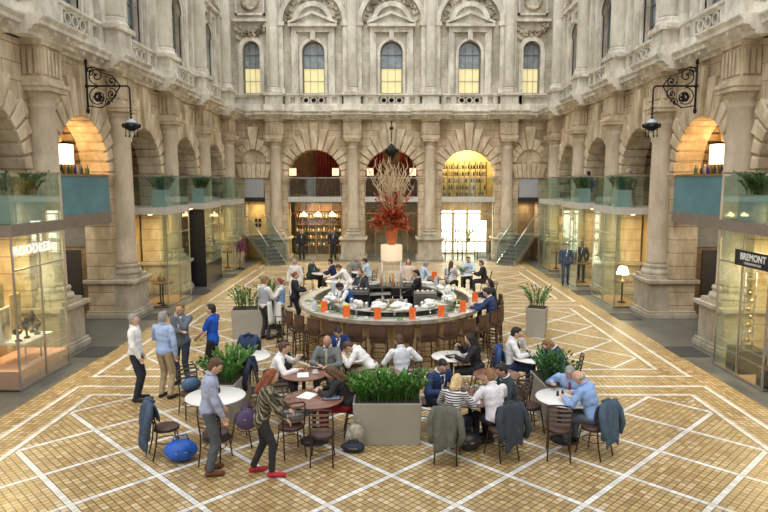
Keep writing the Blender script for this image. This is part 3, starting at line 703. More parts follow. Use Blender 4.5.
# ---- near right shop: black signboard with watch maker name, black display column
t = empty('signboard', (7.64, 13.28, 2.70), 0, 'black BREMONT signboard hung on the right shop glass', 'sign')
MB().box(-.03, .03, -.75, .72, -.17, .17).build('board', plain('sign_black', (.015, .018, .03), .35), t)
text('lettering', 'BREMONT', .20, (-.033, .02, .035), (pi/2, 0, -pi/2), FONT_M, parent=t, depth=.003, bold=.006, spacing=1.05)
text('lettering', 'CHRONOMETERS', .07, (-.033, .02, -.10), (pi/2, 0, -pi/2), FONT_M, parent=t, depth=.003, spacing=1.2)
t = empty('display_stand', (8.15, 14.25, 0), 0, 'black cube stand with tall silver rack in the right shop', 'display stand')
MB().box(-.3, .3, -.3, .3, .021, .55).build('cube', plain('gloss_black', (.02, .02, .022), .2), t)
mb = MB(); mb.tube([(-.12, 0, .55), (-.12, 0, 2.3)], .015, 6).tube([(.12, 0, .55), (.12, 0, 2.3)], .015, 6)
for k in range(9): mb.box(-.13, .13, -.05, .05, .7+.18*k, .72+.18*k)
mb.build('rack', m_steel, t)
for k in range(7):
    mb = MB(); a = .045; mb.lathe([(0, 0), (a, 0), (a, .02), (0, .02)], n=14); o = mb.build('watch', m_steel if k % 2 else m_brass, t, loc=(-.03+.05*(k % 2), -.04, .75+.18*k)); o.rotation_euler = (R(80), 0, 0)
t = empty('display_cube', (8.05, 13.05, 0), 0, 'low black cube with tripod leg in the right shop near the edge', 'display stand')
MB().box(-.22, .22, -.22, .22, .021, .42).build('cube', MATS['gloss_black'], t); MB().tube([(-.15, .1, .42), (.2, .4, 1.5)], .02).build('strut', m_steel, t)

# ---- entrance passages (teal glass front above, sign and door behind)
for side, T, sg in (('left', TL, -1), ('right', TR, 1)):
    c = 18.375
    t = empty('teal_parapet', T(c, -.02, 3.4), 0, 'teal frosted glass parapet over the %s entrance passage' % side, 'parapet', 'teal parapets over the entrances'); b0 = T(c, -.02, 3.4)
    TT = lambda u, w, z: tuple(a-b for a, b in zip(T(u, w, z), b0))
    MB(TT).box(c-1.6, c+1.6, -.03, .03, 3.42, 4.50).build('panel', m_tealsolid, t); MB(TT).box(c-1.6, c+1.6, -.06, .06, 4.50, 4.56).build('rail', m_brass, t)
    MB(TT).box(c-1.6, c+1.6, -.4, .06, 3.08, 3.42).build('fascia', m_dkfas, t)
    o = MB(T).box(c+2.03, c+2.07, -1.75, -.98, 2.25, 2.88).build('notice_board', plain('grey_notice_board', (.26, .25, .22), .5)); tag(o, 'grey notice board high over the door in the %s passage' % side, 'board')
    o = MB(T).box(c+2.03, c+2.07, -2.3, -1.2, 0.0, 2.15).build('door_%d' % (1 if side == 'left' else 2), plain('passage_door_dark', (.09, .08, .07), .4)); tag(o, kind='structure')
    o = MB(T).box(c-.9, c+1.4, -2.2, -.9, 3.1, 3.2).build('ceiling_light_panel', m_white_lit); tag(o, 'pale light panel in the %s passage ceiling' % side, 'ceiling light')
    # gallery over the passage: glowing bar with bottles
    area('gallery_bar_lamp', T(c+.2, -2.4, 6.2), 1.0, 90, (1, .62, .26))
    point('gallery_glow', T(c+.35, -.75, 5.3), 55, (1, .62, .26), .15)
    t = empty('wall_lamp', T(c+.05, -.5, 4.86), 0, 'bright square glowing lamp in the %s gallery arch' % side, 'lamp')
    MB().box(-.15, .15, -.2, .2, -.02, .55).build('shade', emit('lamp_shade_bright', (1, .80, .48), 2.6), t); MB().box(-.03, .03, -.03, .03, -.34, -.02).build('stem', m_brass, t); MB().box(-.2, .2, -.26, .26, .55, .60).build('cap', m_dark, t)
    t = empty('bar_shelf', T(c, -.30, 3.44), 0, 'dark shelf of bottles behind the %s teal parapet' % side, 'shelf')
    MB().box(-.2, .2, -1.1, 1.1, .9, 1.08).build('board', m_dark, t); MB().box(-.15, .15, -1, -.9, 0, .9).build('support', m_dark, t); MB().box(-.15, .15, .9, 1, 0, .9).build('support', m_dark, t)
    cols = [(.02, .03, .25), (.30, .12, .02), (.03, .12, .05), (.4, .25, .08), (.05, .05, .06), (.35, .3, .25)]
    proto = {}
    for k in range(11):
        y = -.95+.19*k; ci = (k*5) % 6
        if ci not in proto:
            mb = MB(); mb.lathe([(0, 0), (.04, 0), (.042, .02), (.042, .19), (.015, .25), (.014, .32), (0, .32)], n=10); o = mb.build('bottle', plain('bottle_glass_%d' % ci, cols[ci], .15, 0, .1), mesh_only=True); proto[ci] = o
        b = bpy.data.objects.new('bottle', proto[ci]); COL.objects.link(b); q = T(c, -.30, 0); b.location = (q[0], q[1]+y, 4.521)
        names = ['blue', 'amber', 'green', 'golden', 'black', 'cream']
        tag(b, '%s bottle on the shelf behind the %s teal parapet' % (names[ci], side), 'bottle', '%s bottles behind the %s parapet' % (names[ci], side))

# ---- back wall shops, gallery and stairs
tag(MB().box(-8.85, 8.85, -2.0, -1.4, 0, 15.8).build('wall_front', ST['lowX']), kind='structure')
mb = MB(TB); mb.box(-9, 9, -4.2, -.05, 3.24, 3.46); tag(mb.build('floor_gallery_back', m_ceil), kind='structure')
mb = MB(TB); mb.box(-9, 9, -4.2, -.8, 7.4, 7.6); tag(mb.build('ceiling_gallery_back', m_ceil), kind='structure')
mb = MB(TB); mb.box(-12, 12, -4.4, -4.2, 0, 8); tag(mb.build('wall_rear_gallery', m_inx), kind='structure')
mb = MB(TB)
for u in (-6.405, -2.135, 2.135, 6.405): mb.box(u-.2, u+.2, -4.2, -.8, 0, 7.4)
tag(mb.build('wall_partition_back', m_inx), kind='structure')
m_redc = plain('dark_red_curtain', (.17, .03, .02), .7, 0, .35, 2)
m_wood = plain('dark_walnut', (.13, .065, .03), .4, 0, .3, 4)
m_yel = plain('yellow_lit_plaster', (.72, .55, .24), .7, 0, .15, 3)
def curtain(x0, x1, y, z0, z1, label):
    mb = MB(); n = int((x1-x0)/.03); mb.smooth = True
    P = [(x0+(x1-x0)*k/n, y+.07*sin(k*1.1)) for k in range(n+1)]
    for a, b in zip(P, P[1:]): mb.F(mb.V((a[0], a[1], z0)), mb.V((b[0], b[1], z0)), mb.V((b[0], b[1], z1)), mb.V((a[0], a[1], z1)))
    return tag(mb.build('curtain', m_redc), label, 'curtain', 'dark red curtains in the back gallery')
curtain(-4.5, -2.9, 38.3, 3.47, 6.9, 'dark red curtain right of the gallery wall in the left arch'); curtain(-1.7, -.5, 38.3, 3.47, 6.9, 'dark red curtain in the middle arch, left of centre'); curtain(.5, 1.8, 38.3, 3.47, 6.9, 'dark red curtain in the middle arch, right of centre')
for c, nm in ((-4.27, 'left'), (0, 'middle'), (4.27, 'right')):
    t = empty('gallery_rail', (c, 35.6, 3.24), 0, 'glass rail and white slab edge across the %s back arch' % nm, 'balustrade', 'glass rails of the back gallery')
    MB().box(-1.49, 1.49, -.08, .3, -.02, .26).build('slab_edge', m_edge, t); MB().box(-1.46, 1.46, -.02, -.008, .26, 1.28).build('glass_pane', m_glass, t)
    MB().box(-1.5, 1.5, -.05, .02, 1.28, 1.34).build('handrail', m_steel, t)
    for x in (-1.45, 0, 1.45): MB().box(x-.015, x+.015, -.03, .01, .26, 1.28).build('post', m_steel, t)
    if nm != 'right':
        for sx in (-1, 1):
            t = empty('wall_lantern', (c+sx*1.18, 35.45, 4.65), 0, 'cream square lantern at the %s side of the %s back arch' % ('left' if sx < 0 else 'right', nm), 'lantern', 'cream lanterns of the back arches')
            MB().box(-.18, .18, -.1, .1, .02, .42).build('shade', emit('cream_lantern_shade', (1, .68, .44), 1.1), t); MB().box(-.19, .19, -.11, .11, .42, .45).build('cap', m_brass, t); MB().box(-.03, .03, .1, .5, .2, .25).build('arm', m_brass, t)
    point('gallery_lamp', (c, 37.2, 6.5), {'left': 28, 'middle': 40, 'right': 330}[nm], (1, .55, .3) if nm != 'right' else (1, .84, .46), .3)
tag(MB().box(2.5, 6.1, 38.6, 38.8, 3.47, 7.3).build('wall_yellow', m_yel), kind='structure')
# wine rack in the right arch of the gallery
t = empty('bottle_rack', (4.27, 37.6, 3.47), 0, 'tall grid rack of bottles behind the right back arch', 'rack')
mb = MB()
for k in range(9): mb.box(-1.3+.325*k-.015, -1.3+.325*k+.015, -.15, .15, 0, 2.0)
for k in range(6): mb.box(-1.31, 1.31, -.15, .15, .4*k, .4*k+.02)
mb.build('grid', m_wframe, t)
rnd = random.Random(3); pm = [plain('rack_bottle_%d' % k, c_, .2, 0, .2) for k, c_ in enumerate(((.05, .09, .05), (.3, .28, .24), (.12, .05, .03), (.55, .5, .38)))]
bm_ = []
for k in range(4):
    mb = MB(); mb.lathe([(0, 0), (.05, 0), (.05, .17), (.018, .24), (.018, .3), (0, .3)], n=8); bm_.append(mb.build('bottle', pm[k], mesh_only=True))
for i in range(8):
    for j in range(5):
        for q in range(2):
            if rnd.random() < .2: continue
            k = rnd.randrange(4); b = bpy.data.objects.new('bottle', bm_[k]); COL.objects.link(b); b.location = (4.27-1.3+.325*i+.10+.13*q, 37.55, 3.492+.4*j)
            tag(b, '%s bottle in the grid rack behind the right arch' % ['dark green', 'pale grey', 'brown', 'cream'][k], 'bottle', '%s bottles in the gallery rack' % ['dark green', 'pale grey', 'brown', 'cream'][k])
# ground floor fronts
def shopfront(c, label, mull=(-.75, 0, .75)):
    t = empty('glazed_entrance', (c, 35.9, 0), 0, label, 'shop front')
    MB().box(-1.5, 1.5, -.006, .006, .05, 3.2).build('glass_pane', m_glass, t)
    mb = MB(); mb.box(-1.5, -1.44, -.04, .04, 0, 3.22); mb.box(1.44, 1.5, -.04, .04, 0, 3.22); mb.box(-1.5, 1.5, -.04, .04, 2.55, 2.6)
    for x in mull: mb.box(x-.02, x+.02, -.03, .03, 0, 2.6)
    mb.build('frame', m_brass if c < 1 else m_steel, t)
shopfront(-4.27, 'glazed restaurant entrance with warm shelves behind, left of the flowers'); shopfront(0, 'glazed front behind the flower arrangement', (-.9, .9)); shopfront(4.27, 'bright white lit shop front right of the flowers')
t = empty('restaurant_shelving', (-4.27, 38.2, 0), 0, 'dark shelving crowded with bottles behind the restaurant entrance', 'shelving')
mb = MB(); mb.box(-1.45, 1.45, .1, .2, .03, 3.1)
for k in range(6): mb.box(-1.45, 1.45, -.2, .1, .5+.42*k, .53+.42*k)
for k in range(5): mb.box(-1.45+.72*k-.015, -1.45+.72*k+.015, -.2, .1, .03, 3.0)
mb.build('case', m_wood, t)
gm = [plain('jar_%d' % k, c_, .25, 0, .2) for k, c_ in enumerate(((.75, .55, .3), (.5, .2, .06), (.85, .8, .68), (.15, .25, .1)))]
for k in range(72):
    x = -1.38+.16*(k % 18); z = .532+.42*(k//18+0)+(.42 if k//18 > 2 else 0)
    ci = (k*7+k//18) % 4; h = .14+.02*((k*5) % 7)
    mb = MB(); mb.lathe([(0, 0), (.045, 0), (.045, h*.6), (.02, h*.8), (.02, h), (0, h)], n=7)
    o = mb.build('bottle', gm[ci], loc=(-4.27+x, 38.08, z)); tag(o, '%s bottle on the restaurant shelving behind the doors' % ['tan', 'amber', 'white', 'green'][ci], 'bottle', '%s bottles on the restaurant shelving' % ['tan', 'amber', 'white', 'green'][ci])
for k, x in enumerate((-5.1, -4.27, -3.45)):
    t = empty('pendant_lamp', (x, 37.0, 2.35), 0, ['leftmost', 'middle', 'rightmost'][k]+' warm pendant lamp inside the restaurant entrance', 'pendant lamp', 'restaurant pendants')
    mb = MB(); mb.lathe([(.02, .25), (.17, .15), (.22, 0), (0, 0)], n=16); mb.build('shade', emit('pendant_shade', (1, .72, .36), 7), t); MB().tube([(0, 0, .25), (0, 0, .86)], .012).build('cord', m_dark, t)
area('restaurant_lamp', (-4.27, 37, 3.1), 1.5, 210, (1, .68, .34)); area('middle_shop_lamp', (0, 37, 3.1), 1.2, 45, (1, .85, .65)); area('bright_shop_lamp', (4.27, 37.2, 3.15), 2, 170, (1, .88, .66))
# bright shop: lit wall cases
for k, x in enumerate((3.25, 4.1, 4.95)):
    t = empty('lit_wall_case', (x, 38.3, .1), 0, ['leftmost', 'middle', 'right-hand'][k]+' bright lit display case in the white shop', 'display case', 'lit wall cases')
    MB().box(-.36, .36, 0, .1, 0, 2.5).build('back_panel', m_white_lit, t)
    mb = MB()
    for q in range(5): mb.box(-.36, .36, -.22, 0, .1+.55*q, .13+.55*q)
    mb.box(-.39, -.36, -.22, .1, 0, 2.5); mb.box(.36, .39, -.22, .1, 0, 2.5); mb.build('shelves', m_brass, t)
    for q in range(8):
        h = .16+.03*(q % 3); o = MB().box(-.04, .04, -.05, .05, 0, h).build('display_item', pm[q % 4], t, loc=(-.24+.16*(q % 4), -.12, .13+.55*(1+q//4)))
t = empty('white_screen', (5.2, 36.8, 0), 0, 'white upright screen at the right of the bright shop', 'screen'); MB().box(-.28, .28, -.03, .03, .3, 2.1).build('panel', m_white_lit, t); MB().box(-.3, .3, -.2, .2, .02, .3).build('base', m_white, t)
for k, x in enumerate((3.35, 4.3, 5.15)):
    t = empty('high_table', (x, 35.3 if k < 3 else 35, 0), 0, ['left-hand', 'middle', 'right-hand'][k]+' slim high table before the bright shop', 'table', 'high tables at the bright shop')
    MB().box(-.38, .38, -.2, .2, 1.02, 1.06).build('table_top', m_wood, t)
    for sx in (-.35, .35):
        for sy in (-.17, .17): MB().box(sx-.015, sx+.015, sy-.015, sy+.015, 0, 1.02).build('leg', m_iron, t)
t = empty('flower_vase', (4.3, 35.3, 1.06), 0, 'small vase of foliage on the middle high table', 'vase'); MB().lathe([(.05, 0), (.09, .12), (.05, .25)], n=12).build('vase', m_brass, t)
mb = MB(); foliage(mb, -.03, .03, -.03, .03, .2, .4, 12, random.Random(2), .08, .6, 7); mb.build('foliage', m_leaf, t)

# corner staircases
def staircase(sg, label):
    t = empty('staircase', (sg*5.95, 32.9, 0), 0, label, 'staircase', 'corner staircases'); b0 = Vector((sg*5.95, 32.9, 0))
    d = Vector((sg*.62, .785, 0)); s = Vector((.785, -sg*.62*1, 0)) if sg > 0 else Vector((.785, .62, 0)); s.normalize(); up = Vector((0, 0, 1))
    n = 8; run = .27; rise = .18; hw = .46
    for k in range(n):
        MB().obox(d*(run*(k+.5))+up*(rise*(k+1)-.02), s, d, up, hw, run/2+.015, .02).build('tread', plain('dark_slate_tread', (.07, .08, .08), .5), t)
        MB().obox(d*(run*k+.01)+up*(rise*(k+.5)), s, d, up, hw, .008, rise/2-.02).build('riser', plain('grey_riser', (.17, .19, .18), .4), t)
    L1 = n*run
    for e, nm in ((-1, 'stringer'), (1, 'stringer')):
        mb = MB(); o_ = s*(e*(hw+.03)); q = [(-.05, 0), (.25, 0), (L1+.1, n*rise-.22), (L1+.1, n*rise+.04), (-.05, .10)]
        A = [mb.V(o_-s*.02+d*a+up*z) for a, z in q]; B = [mb.V(o_+s*.02+d*a+up*z) for a, z in q]; mb.F(*A); mb.F(*B[::-1])
        for i in range(5): mb.F(A[i], B[i], B[(i+1) % 5], A[(i+1) % 5])
        mb.build(nm, m_steel, t)
        mb = MB(); q = [(0, .12), (L1, n*rise+.06), (L1, n*rise+1.0), (0, 1.02)]; o_ = s*(e*(hw+.06)); A = [mb.V(o_+d*a+up*z) for a, z in q]; B = [mb.V(o_+s*.012+d*a+up*z) for a, z in q]
        mb.F(*A); mb.F(*B[::-1]); [mb.F(A[i], B[i], B[(i+1) % 4], A[(i+1) % 4]) for i in range(4)]
        mb.build('glass_pane', m_glass_g, t)
        MB().tube([o_+up*1.03-d*.1, o_+d*L1+up*(n*rise+1.02), o_+d*(L1+.5)+up*(n*rise+1.02)], .024, 8).build('handrail', m_steel, t)
    c_ = d*(L1+.9)+up*(n*rise-.06)
    MB().obox(c_, s, d, up, .62, .9, .05).build('landing', m_steel, t)
    return t
staircase(-1, 'dark staircase with glass sides in the far left corner'); staircase(1, 'dark staircase with glass sides in the far right corner')
for sg, nm in ((-1, 'left'), (1, 'right')):
    t = empty('wall_screen', (sg*7.62, 35.6, 3.35), 0, 'blank pale grey panel over the far %s staircase' % nm, 'panel', 'grey panels over the stairs')
    MB().box(-.52, .52, -.05, .05, .12, 1.18).build('panel', plain('blank_grey_panel', (.42, .44, .47), .4, 0, .04), t); MB().box(-.56, .56, -.04, .06, -.12, .12).build('lower_bar', m_dark, t)
    tag(MB().box(sg*7.62-.6, sg*7.62+.6, 36.6, 36.7, 0, 4.6).build('wall_stair_'+nm, m_yel if nm == 'left' else m_inx), kind='structure')
    area('stair_lamp', (sg*7.62, 36.1, 3.1), .5, 9, (1, .8, .5))
    for k in range(4):
        if nm == 'left': tag(MB().box(-7.78+.2*(k % 2)-.07, -7.78+.2*(k % 2)+.07, 36.55, 36.6, 1.75+.28*(k//2), 1.95+.28*(k//2)).build('small_picture', m_dark), 'small dark picture above the left landing, %s' % ['lower left of four', 'lower right of four', 'upper left of four', 'upper right of four'][k], 'picture', 'small pictures at the landing')
# black shop front cladding (second box, left) and right shop furniture
tag(MB(TL).box(26.16, 26.20, .05, 1.16, .0, 3.21).build('black_cladding_panel', MATS['gloss_black']), 'tall glossy black panel facing the camera on the left side', 'panel')
tag(MB(TL).box(26.2, 28.6, 1.155, 1.17, .0, .95).build('black_base_panel', MATS['gloss_black']), 'low glossy black base under the left shop glass', 'panel')
def dtable(T, u, w, label, h=.8, mat=None, r=.35):
    b = T(u, w, .021); t = empty('display_table', b, 0, label, 'table', 'display tables in the shops')
    MB().lathe([(0, h), (r, h), (r, h+.03), (0, h+.03)], n=20).build('table_top', mat or m_wood, t); MB().lathe([(.14, 0), (.14, .02), (.03, .04), (.03, h)], n=12).build('pedestal', m_iron, t)
    return b
b = dtable(TR, 22.6, .55, 'small round table with a glowing lamp in the right shop', .75)
t = empty('table_lamp', (b[0], b[1], .802), 0, 'glowing cream table lamp in the right shop window', 'table lamp'); MB().lathe([(.08, 0), (.08, .02), (.02, .04), (.03, .15), (.015, .25)], n=12).build('base', m_brass, t)
MB().lathe([(.22, .25), (.13, .52)], n=16).build('lamp_shade', emit('table_lamp_shade', (1, .85, .6), 8), t); point('table_lamp_light', (b[0]-.05, b[1], 1.5), 6)
for T, u, w, lb in ((TL, 22.4, .6, 'small display table in the left shop past the passage'), (TL, 21.95, .85, 'low round display table at the corner of the left shop'), (TR, 27.2, .6, 'display table in the second right shop'), (TR, 31.6, .6, 'display table in the right shop by the stairs'), (TL, 31.8, .6, 'display table in the left shop by the stairs')):
    b = dtable(T, u, w, lb)
    mb = MB(); mb.lathe([(.05, 0), (.09, .1), (.03, .2), (.04, .26)], n=12); tag(mb.build('ornament', m_brass, loc=(b[0], b[1], .852)), 'gilt ornament standing on the '+lb.replace('small ', ''), 'ornament', 'gilt ornaments in the shops')
rnd = random.Random(8)
for side, T, cs in (('left', TL, (22.925, 31.95)), ('right', TR, (22.925, 27.425, 31.95))):
    for c in cs:
        for k in range(4):
            x = c-1.0+.62*k; z = 1.1+.5*((k*3) % 3); o = MB(T).box(x-.2, x+.2, -.85, -.82, z, z+.35+.1*(k % 2)).build('lit_display_niche', m_warm_soft if k % 2 else m_white_lit)
            tag(o, 'glowing niche %s on the wall of the %s shop, %s' % (['at knee height', 'at eye level', 'high up', 'low down'][k], side, {22.925: 'past the passage', 27.425: 'in the middle', 31.95: 'by the stairs'}[c]), 'display niche', 'lit niches in the shops')

# floor mats in front of the pedestals
m_mat = plain('dark_grate', (.06, .065, .07), .6, .2, .3, 60)
for side, sg in (('left', -1), ('right', 1)):
    for k, y in enumerate((15.95, 20.2, 24.7, 29.2)):
        tag(MB().box(sg*7.58-.38, sg*7.58+.38, y-.5, y+.5, .0, .012).build('floor_grate', m_mat), 'dark floor grate in the paving on the %s, %s' % (side, ['nearest the camera', 'second from the camera', 'third from the camera', 'farthest away'][k]), 'grate', 'dark floor grates')

# ---- bracket lanterns
def bracket(loc, rz, label, arm=1.2):
    t = empty('bracket_lantern', loc, rz, label, 'lantern', 'wrought iron bracket lanterns')   # arm along +x from the wall, loc = arm height on the wall
    mb = MB(); mb.tube([(0.02, 0, -.65), (.02, 0, .62)], .03, 8); mb.ell((.02, 0, .66), (.05, .05, .09)); mb.ell((.02, 0, -.68), (.05, .05, .09)); mb.ell((.02, 0, 0), .06); mb.build('wall_bar', m_iron, t)
    mb = MB(); mb.tube([(0, 0, 0), (arm-.08, 0, 0), (arm-.02, 0, -.03), (arm, 0, -.1), (arm, 0, -.55)], .026, 8); mb.build('arm', m_iron, t)
    mb = MB()
    def scroll(cx, cz, r, turns, a0, flip=1, th=.016):
        P = []
        for k in range(34):
            q = k/33; a = a0+flip*turns*2*pi*q; rr = r*(1-q*.82); P.append((cx+rr*cos(a), 0, cz+rr*sin(a)))
        mb.tube(P, th, 6); mb.ell(P[-1], .04)
    scroll(.32, -.30, .27, 1.6, pi/2); scroll(.32, -.30, .16, 1.0, 0, -1); scroll(.30, .28, .24, 1.4, -pi/2, -1); scroll(.72, .13, .15, 1.3, pi, 1); scroll(.70, -.22, .16, 1.4, pi/2, -1); scroll(.12, .42, .12, 1.2, -pi/2, 1); scroll(.60, -.45, .12, 1.2, 0)
    mb.tube([(.05, 0, .5), (.25, 0, .52), (.5, 0, .35), (.75, 0, .28), (.95, 0, .02)], .018, 6); mb.tube([(.05, 0, -.55), (.4, 0, -.6), (.7, 0, -.4), (.95, 0, -.02)], .018, 6)
    for k in range(6):
        a = 2*pi*k/6; mb.ell((.32+.09*cos(a), 0, -.30+.09*sin(a)), (.05, .02, .05), 6, 5)
    mb.build('scrollwork', m_iron, t)
    mb = MB(); 
    for k in range(4): mb.ell((arm, 0, -.6-.09*k), (.035, .035, .045), 8, 6)
    mb.build('chain', m_iron, t)
    mb = MB(); z = -1.15; mb.lathe([(.02, .24), (.05, .2), (.20, .10), (.24, .04), (.24, 0), (.14, -.05), (.06, -.1)], (arm, 0, z), 16)
    for k in range(8):
        a = 2*pi*k/8; mb.ell((arm+.24*cos(a), 0+.24*sin(a), z+.05), (.035, .035, .06), 6, 5); mb.tube([(arm+.16*cos(a), .16*sin(a), z-.03), (arm+.17*cos(a), .17*sin(a), z-.22)], .012, 5); mb.ell((arm+.17*cos(a), .17*sin(a), z-.24), .025, 6, 5)
    mb.build('crown', m_iron, t)
    mb = MB(); mb.lathe([(.05, .2), (.15, .12), (.17, .02), (.08, -.02)], (arm, 0, z+.04), 14, sx=1); mb.build('dome', plain('blue_grey_glass_dome', (.45, .52, .60), .15, 0, .1), t)
    mb = MB(); mb.ell((arm, 0, z-.16), (.06, .06, .12)); mb.build('globe', plain('milky_glass_globe', (.75, .74, .70), .2), t)
    return t
bracket((-8.60, 18.35, 7.02), 0, 'black wrought iron scroll bracket with lantern on the left wall', 1.22)
bracket((8.60, 18.35, 7.02), pi, 'black wrought iron scroll bracket with lantern on the right wall', 1.22)
t = empty('hanging_lantern', (0, 34.9, 5.6), 0, 'black hanging lantern before the middle back arch', 'lantern')
mb = MB(); 
for k in range(9): mb.ell((0, 0, 1.9-.12*k), (.035, .035, .06), 8, 6)
mb.ell((0, 0, 1.6), .11); mb.build('chain', m_iron, t); MB().tube([(0, .75, 1.98), (0, 0, 1.98)], .03).build('arm', m_iron, t)
mb = MB(); mb.lathe([(.03, .8), (.10, .72), (.28, .5), (.34, .36), (.28, .3), (.10, 0), (.05, -.12), (.02, -.2)], n=8, sm=False)
for k in range(8): a = 2*pi*k/8; mb.ell((.34*cos(a), .34*sin(a), .42), (.05, .05, .12), 6, 5)
mb.build('lantern_body', m_iron, t)
# ------------------------------------------------------------------ furniture
m_chairf = plain('dark_bronze_chair_metal', (.055, .035, .028), .38, .3, .2, 20)
m_slat = plain('pale_reflective_slat', (.20, .15, .12), .3, .4, .1)
m_seat = plain('brown_leather_seat', (.085, .045, .038), .38, 0, .2, 8)
m_stoolw = plain('dark_walnut_stool', (.085, .04, .02), .4, 0, .3, 10)
m_stoolb = plain('brown_leather_stool_back', (.10, .055, .035), .42, 0, .2, 8)
m_twhite = plain('white_table_laminate', (.80, .80, .78), .22, 0, .03)
m_tbrown = plain('mahogany_table_top', (.235, .115, .085), .22, 0, .25, 7)
m_tbase = plain('black_table_base', (.03, .03, .032), .4, .2)
m_planter = plain('putty_grey_planter', (.36, .345, .30), .45, 0, .05, 2)
m_porc = plain('white_porcelain', (.82, .82, .80), .2, 0, .03)
m_paper = plain('white_paper', (.85, .85, .83), .7, 0, .03)
m_menu = plain('orange_menu_card', (.85, .16, .03), .5, 0, .12, 8)
m_tumbler = glass('tumbler_glass', (.92, .95, .96), .15)
m_zinc = plain('polished_pewter_counter', (.66, .65, .60), .30, .3, .1, 2)
m_marble = plain('pale_marble', (.70, .69, .64), .18, 0, .12, 5)
m_blackm = plain('matt_black_machine', (.03, .03, .033), .4, 0, .2)

def make_chair():
    t = empty('cafe_chair', (0, 0, 0), 0, 'x', 'chair', 'ladder back cafe chairs')      # seat faces +y, back at -y
    MB().lathe([(0, .44), (.19, .44), (.205, .455), (.2, .47), (.17, .482), (0, .484)], n=20, sx=1, sy=1).build('seat', m_seat, t)
    mb = MB(); mb.tube([(.195*cos(a), .195*sin(a), .435) for a in [2*pi*k/20 for k in range(21)]], .011, 6); mb.build('seat_ring', m_chairf, t)
    for sx in (-1, 1):
        MB().tube([(sx*.15, .13, .43), (sx*.165, .17, .2), (sx*.18, .2, 0)], .0115, 7).build('leg', m_chairf, t)
        MB().tube([(sx*.175, -.25, 0), (sx*.165, -.19, .25), (sx*.165, -.17, .45), (sx*.18, -.20, .65), (sx*.175, -.235, .86)], .0125, 7).build('leg', m_chairf, t)
    MB().tube([(.175, -.235, .86), (.15, -.25, .905), (0, -.275, .925), (-.15, -.25, .905), (-.175, -.235, .86)], .0135, 7).build('top_rail', m_chairf, t)
    for z in (.60, .68, .76, .84):
        yy = -.18-(z-.6)*.21; mb = MB(); P = [(x, yy-.04*(1-(x/.18)**2), z) for x in (-.178, -.12, -.06, 0, .06, .12, .178)]
        for a, b in zip(P, P[1:]):
            a, b = Vector(a), Vector(b); d = (b-a).normalized(); mb.obox((a+b)/2, d, Vector((0, 0, 1)).cross(d), Vector((0, 0, 1)), (b-a).length/2+.002, .006, .017)
        mb.build('slat', m_slat, t)
    mb = MB(); mb.tube([(.165*cos(a), .175*sin(a)-.005, .24) for a in [2*pi*k/16 for k in range(17)]], .008, 5); mb.build('stretcher', m_chairf, t)
    return t
def make_stool():
    t = empty('bar_stool', (0, 0, 0), 0, 'x', 'stool', 'bar stools round the counter')
    bev(MB().box(-.2, .2, -.19, .19, .70, .78).build('seat', m_stoolb, t), .02, 2)
    for sx in (-1, 1):
        for sy in (-1, 1): MB().tube([(sx*.17, sy*.16, .70), (sx*.20, sy*.19, 0)], .019, 6, .014).build('leg', m_stoolw, t)
    mb = MB()
    for z, q in ((.26, .192), (.5, .182)):
        mb.tube([(-q, -q+.01, z), (q, -q+.01, z), (q, q-.01, z), (-q, q-.01, z), (-q, -q+.01, z)], .011, 5)
    mb.build('footrest', m_stoolw, t)
    mb = MB(); n = 8; mb.smooth = True
    def P(k, z, o_): a = -pi*.5+(k/n-.5)*pi*.62; return (.27*sin((k/n-.5)*1.9)*.86*(1+o_), -.14-.09*cos((k/n-.5)*2.6)-o_*.25, z)
    for o_ in (0, .12):
        rows = [[mb.V(P(k, z, o_)) for k in range(n+1)] for z in (.80, .95, 1.10, 1.14)]
        for A, B in zip(rows, rows[1:]):
            for k in range(n): mb.F(A[k], A[k+1], B[k+1], B[k])
        if o_ == 0: inner = rows
        else:
            for k in range(n): mb.F(inner[-1][k], inner[-1][k+1], rows[-1][k+1], rows[-1][k]); mb.F(inner[0][k], inner[0][k+1], rows[0][k+1], rows[0][k])
            for A, B in zip(rows, rows[1:]): pass
            for e in (0, n):
                for i in range(3): mb.F(inner[i][e], inner[i+1][e], rows[i+1][e], rows[i][e])
    mb.build('backrest', m_stoolb, t)
    mb = MB()
    for sx in (-.16, .16): mb.tube([(sx, -.17, .7), (sx, -.2, 1.0)], .014, 5)
    mb.build('back_post', m_stoolw, t)
    return t
def make_table(r, mat, label, loc, kind):
    t = empty('cafe_table', (*loc, 0), 0, label, 'table', kind)
    MB().lathe([(0, .722), (r-.02, .722), (r, .73), (r, .745), (r-.01, .75), (0, .75)], n=36).build('table_top', mat, t)
    MB().lathe([(.045, .03), (.036, .06), (.036, .68), (.12, .715), (.12, .722)], n=14).build('column', m_tbase, t)
    MB().lathe([(.24, 0), (.245, .012), (.2, .022), (.06, .035), (.04, .05)], n=24).build('base', m_tbase, t)
    return t
TB_ = {}
def tbl(k, x, y, r, mat, label, kind): TB_[k] = (x, y); make_table(r, mat, label, (x, y), kind)
W_, B_ = 'round white tables', 'round brown tables'
tbl('T1', -2.98, 10.42, .50, m_twhite, 'round white table in front of the left slanting planter', W_)
tbl('T11', 2.93, 10.35, .50, m_twhite, 'round white table where the two men in blue shirts sit', W_)
tbl('T2', -2.98, 12.9, .46, m_twhite, 'round white table behind the left planter with a navy jacket beyond it', W_)
tbl('T10', 2.95, 12.8, .46, m_twhite, 'round white table with a black folder on it, behind the right planter', W_)
tbl('T4', -1.30, 10.30, .50, m_tbrown, 'round brown table with white paper and tablet in front of the long haired woman', B_)
tbl('T8', 1.32, 10.32, .46, m_tbrown, 'round table crowded with glasses and shared by four people', B_)
tbl('T3', -1.66, 11.68, .44, m_tbrown, 'brown table with coffee cups between the bald man and the man in white', B_)
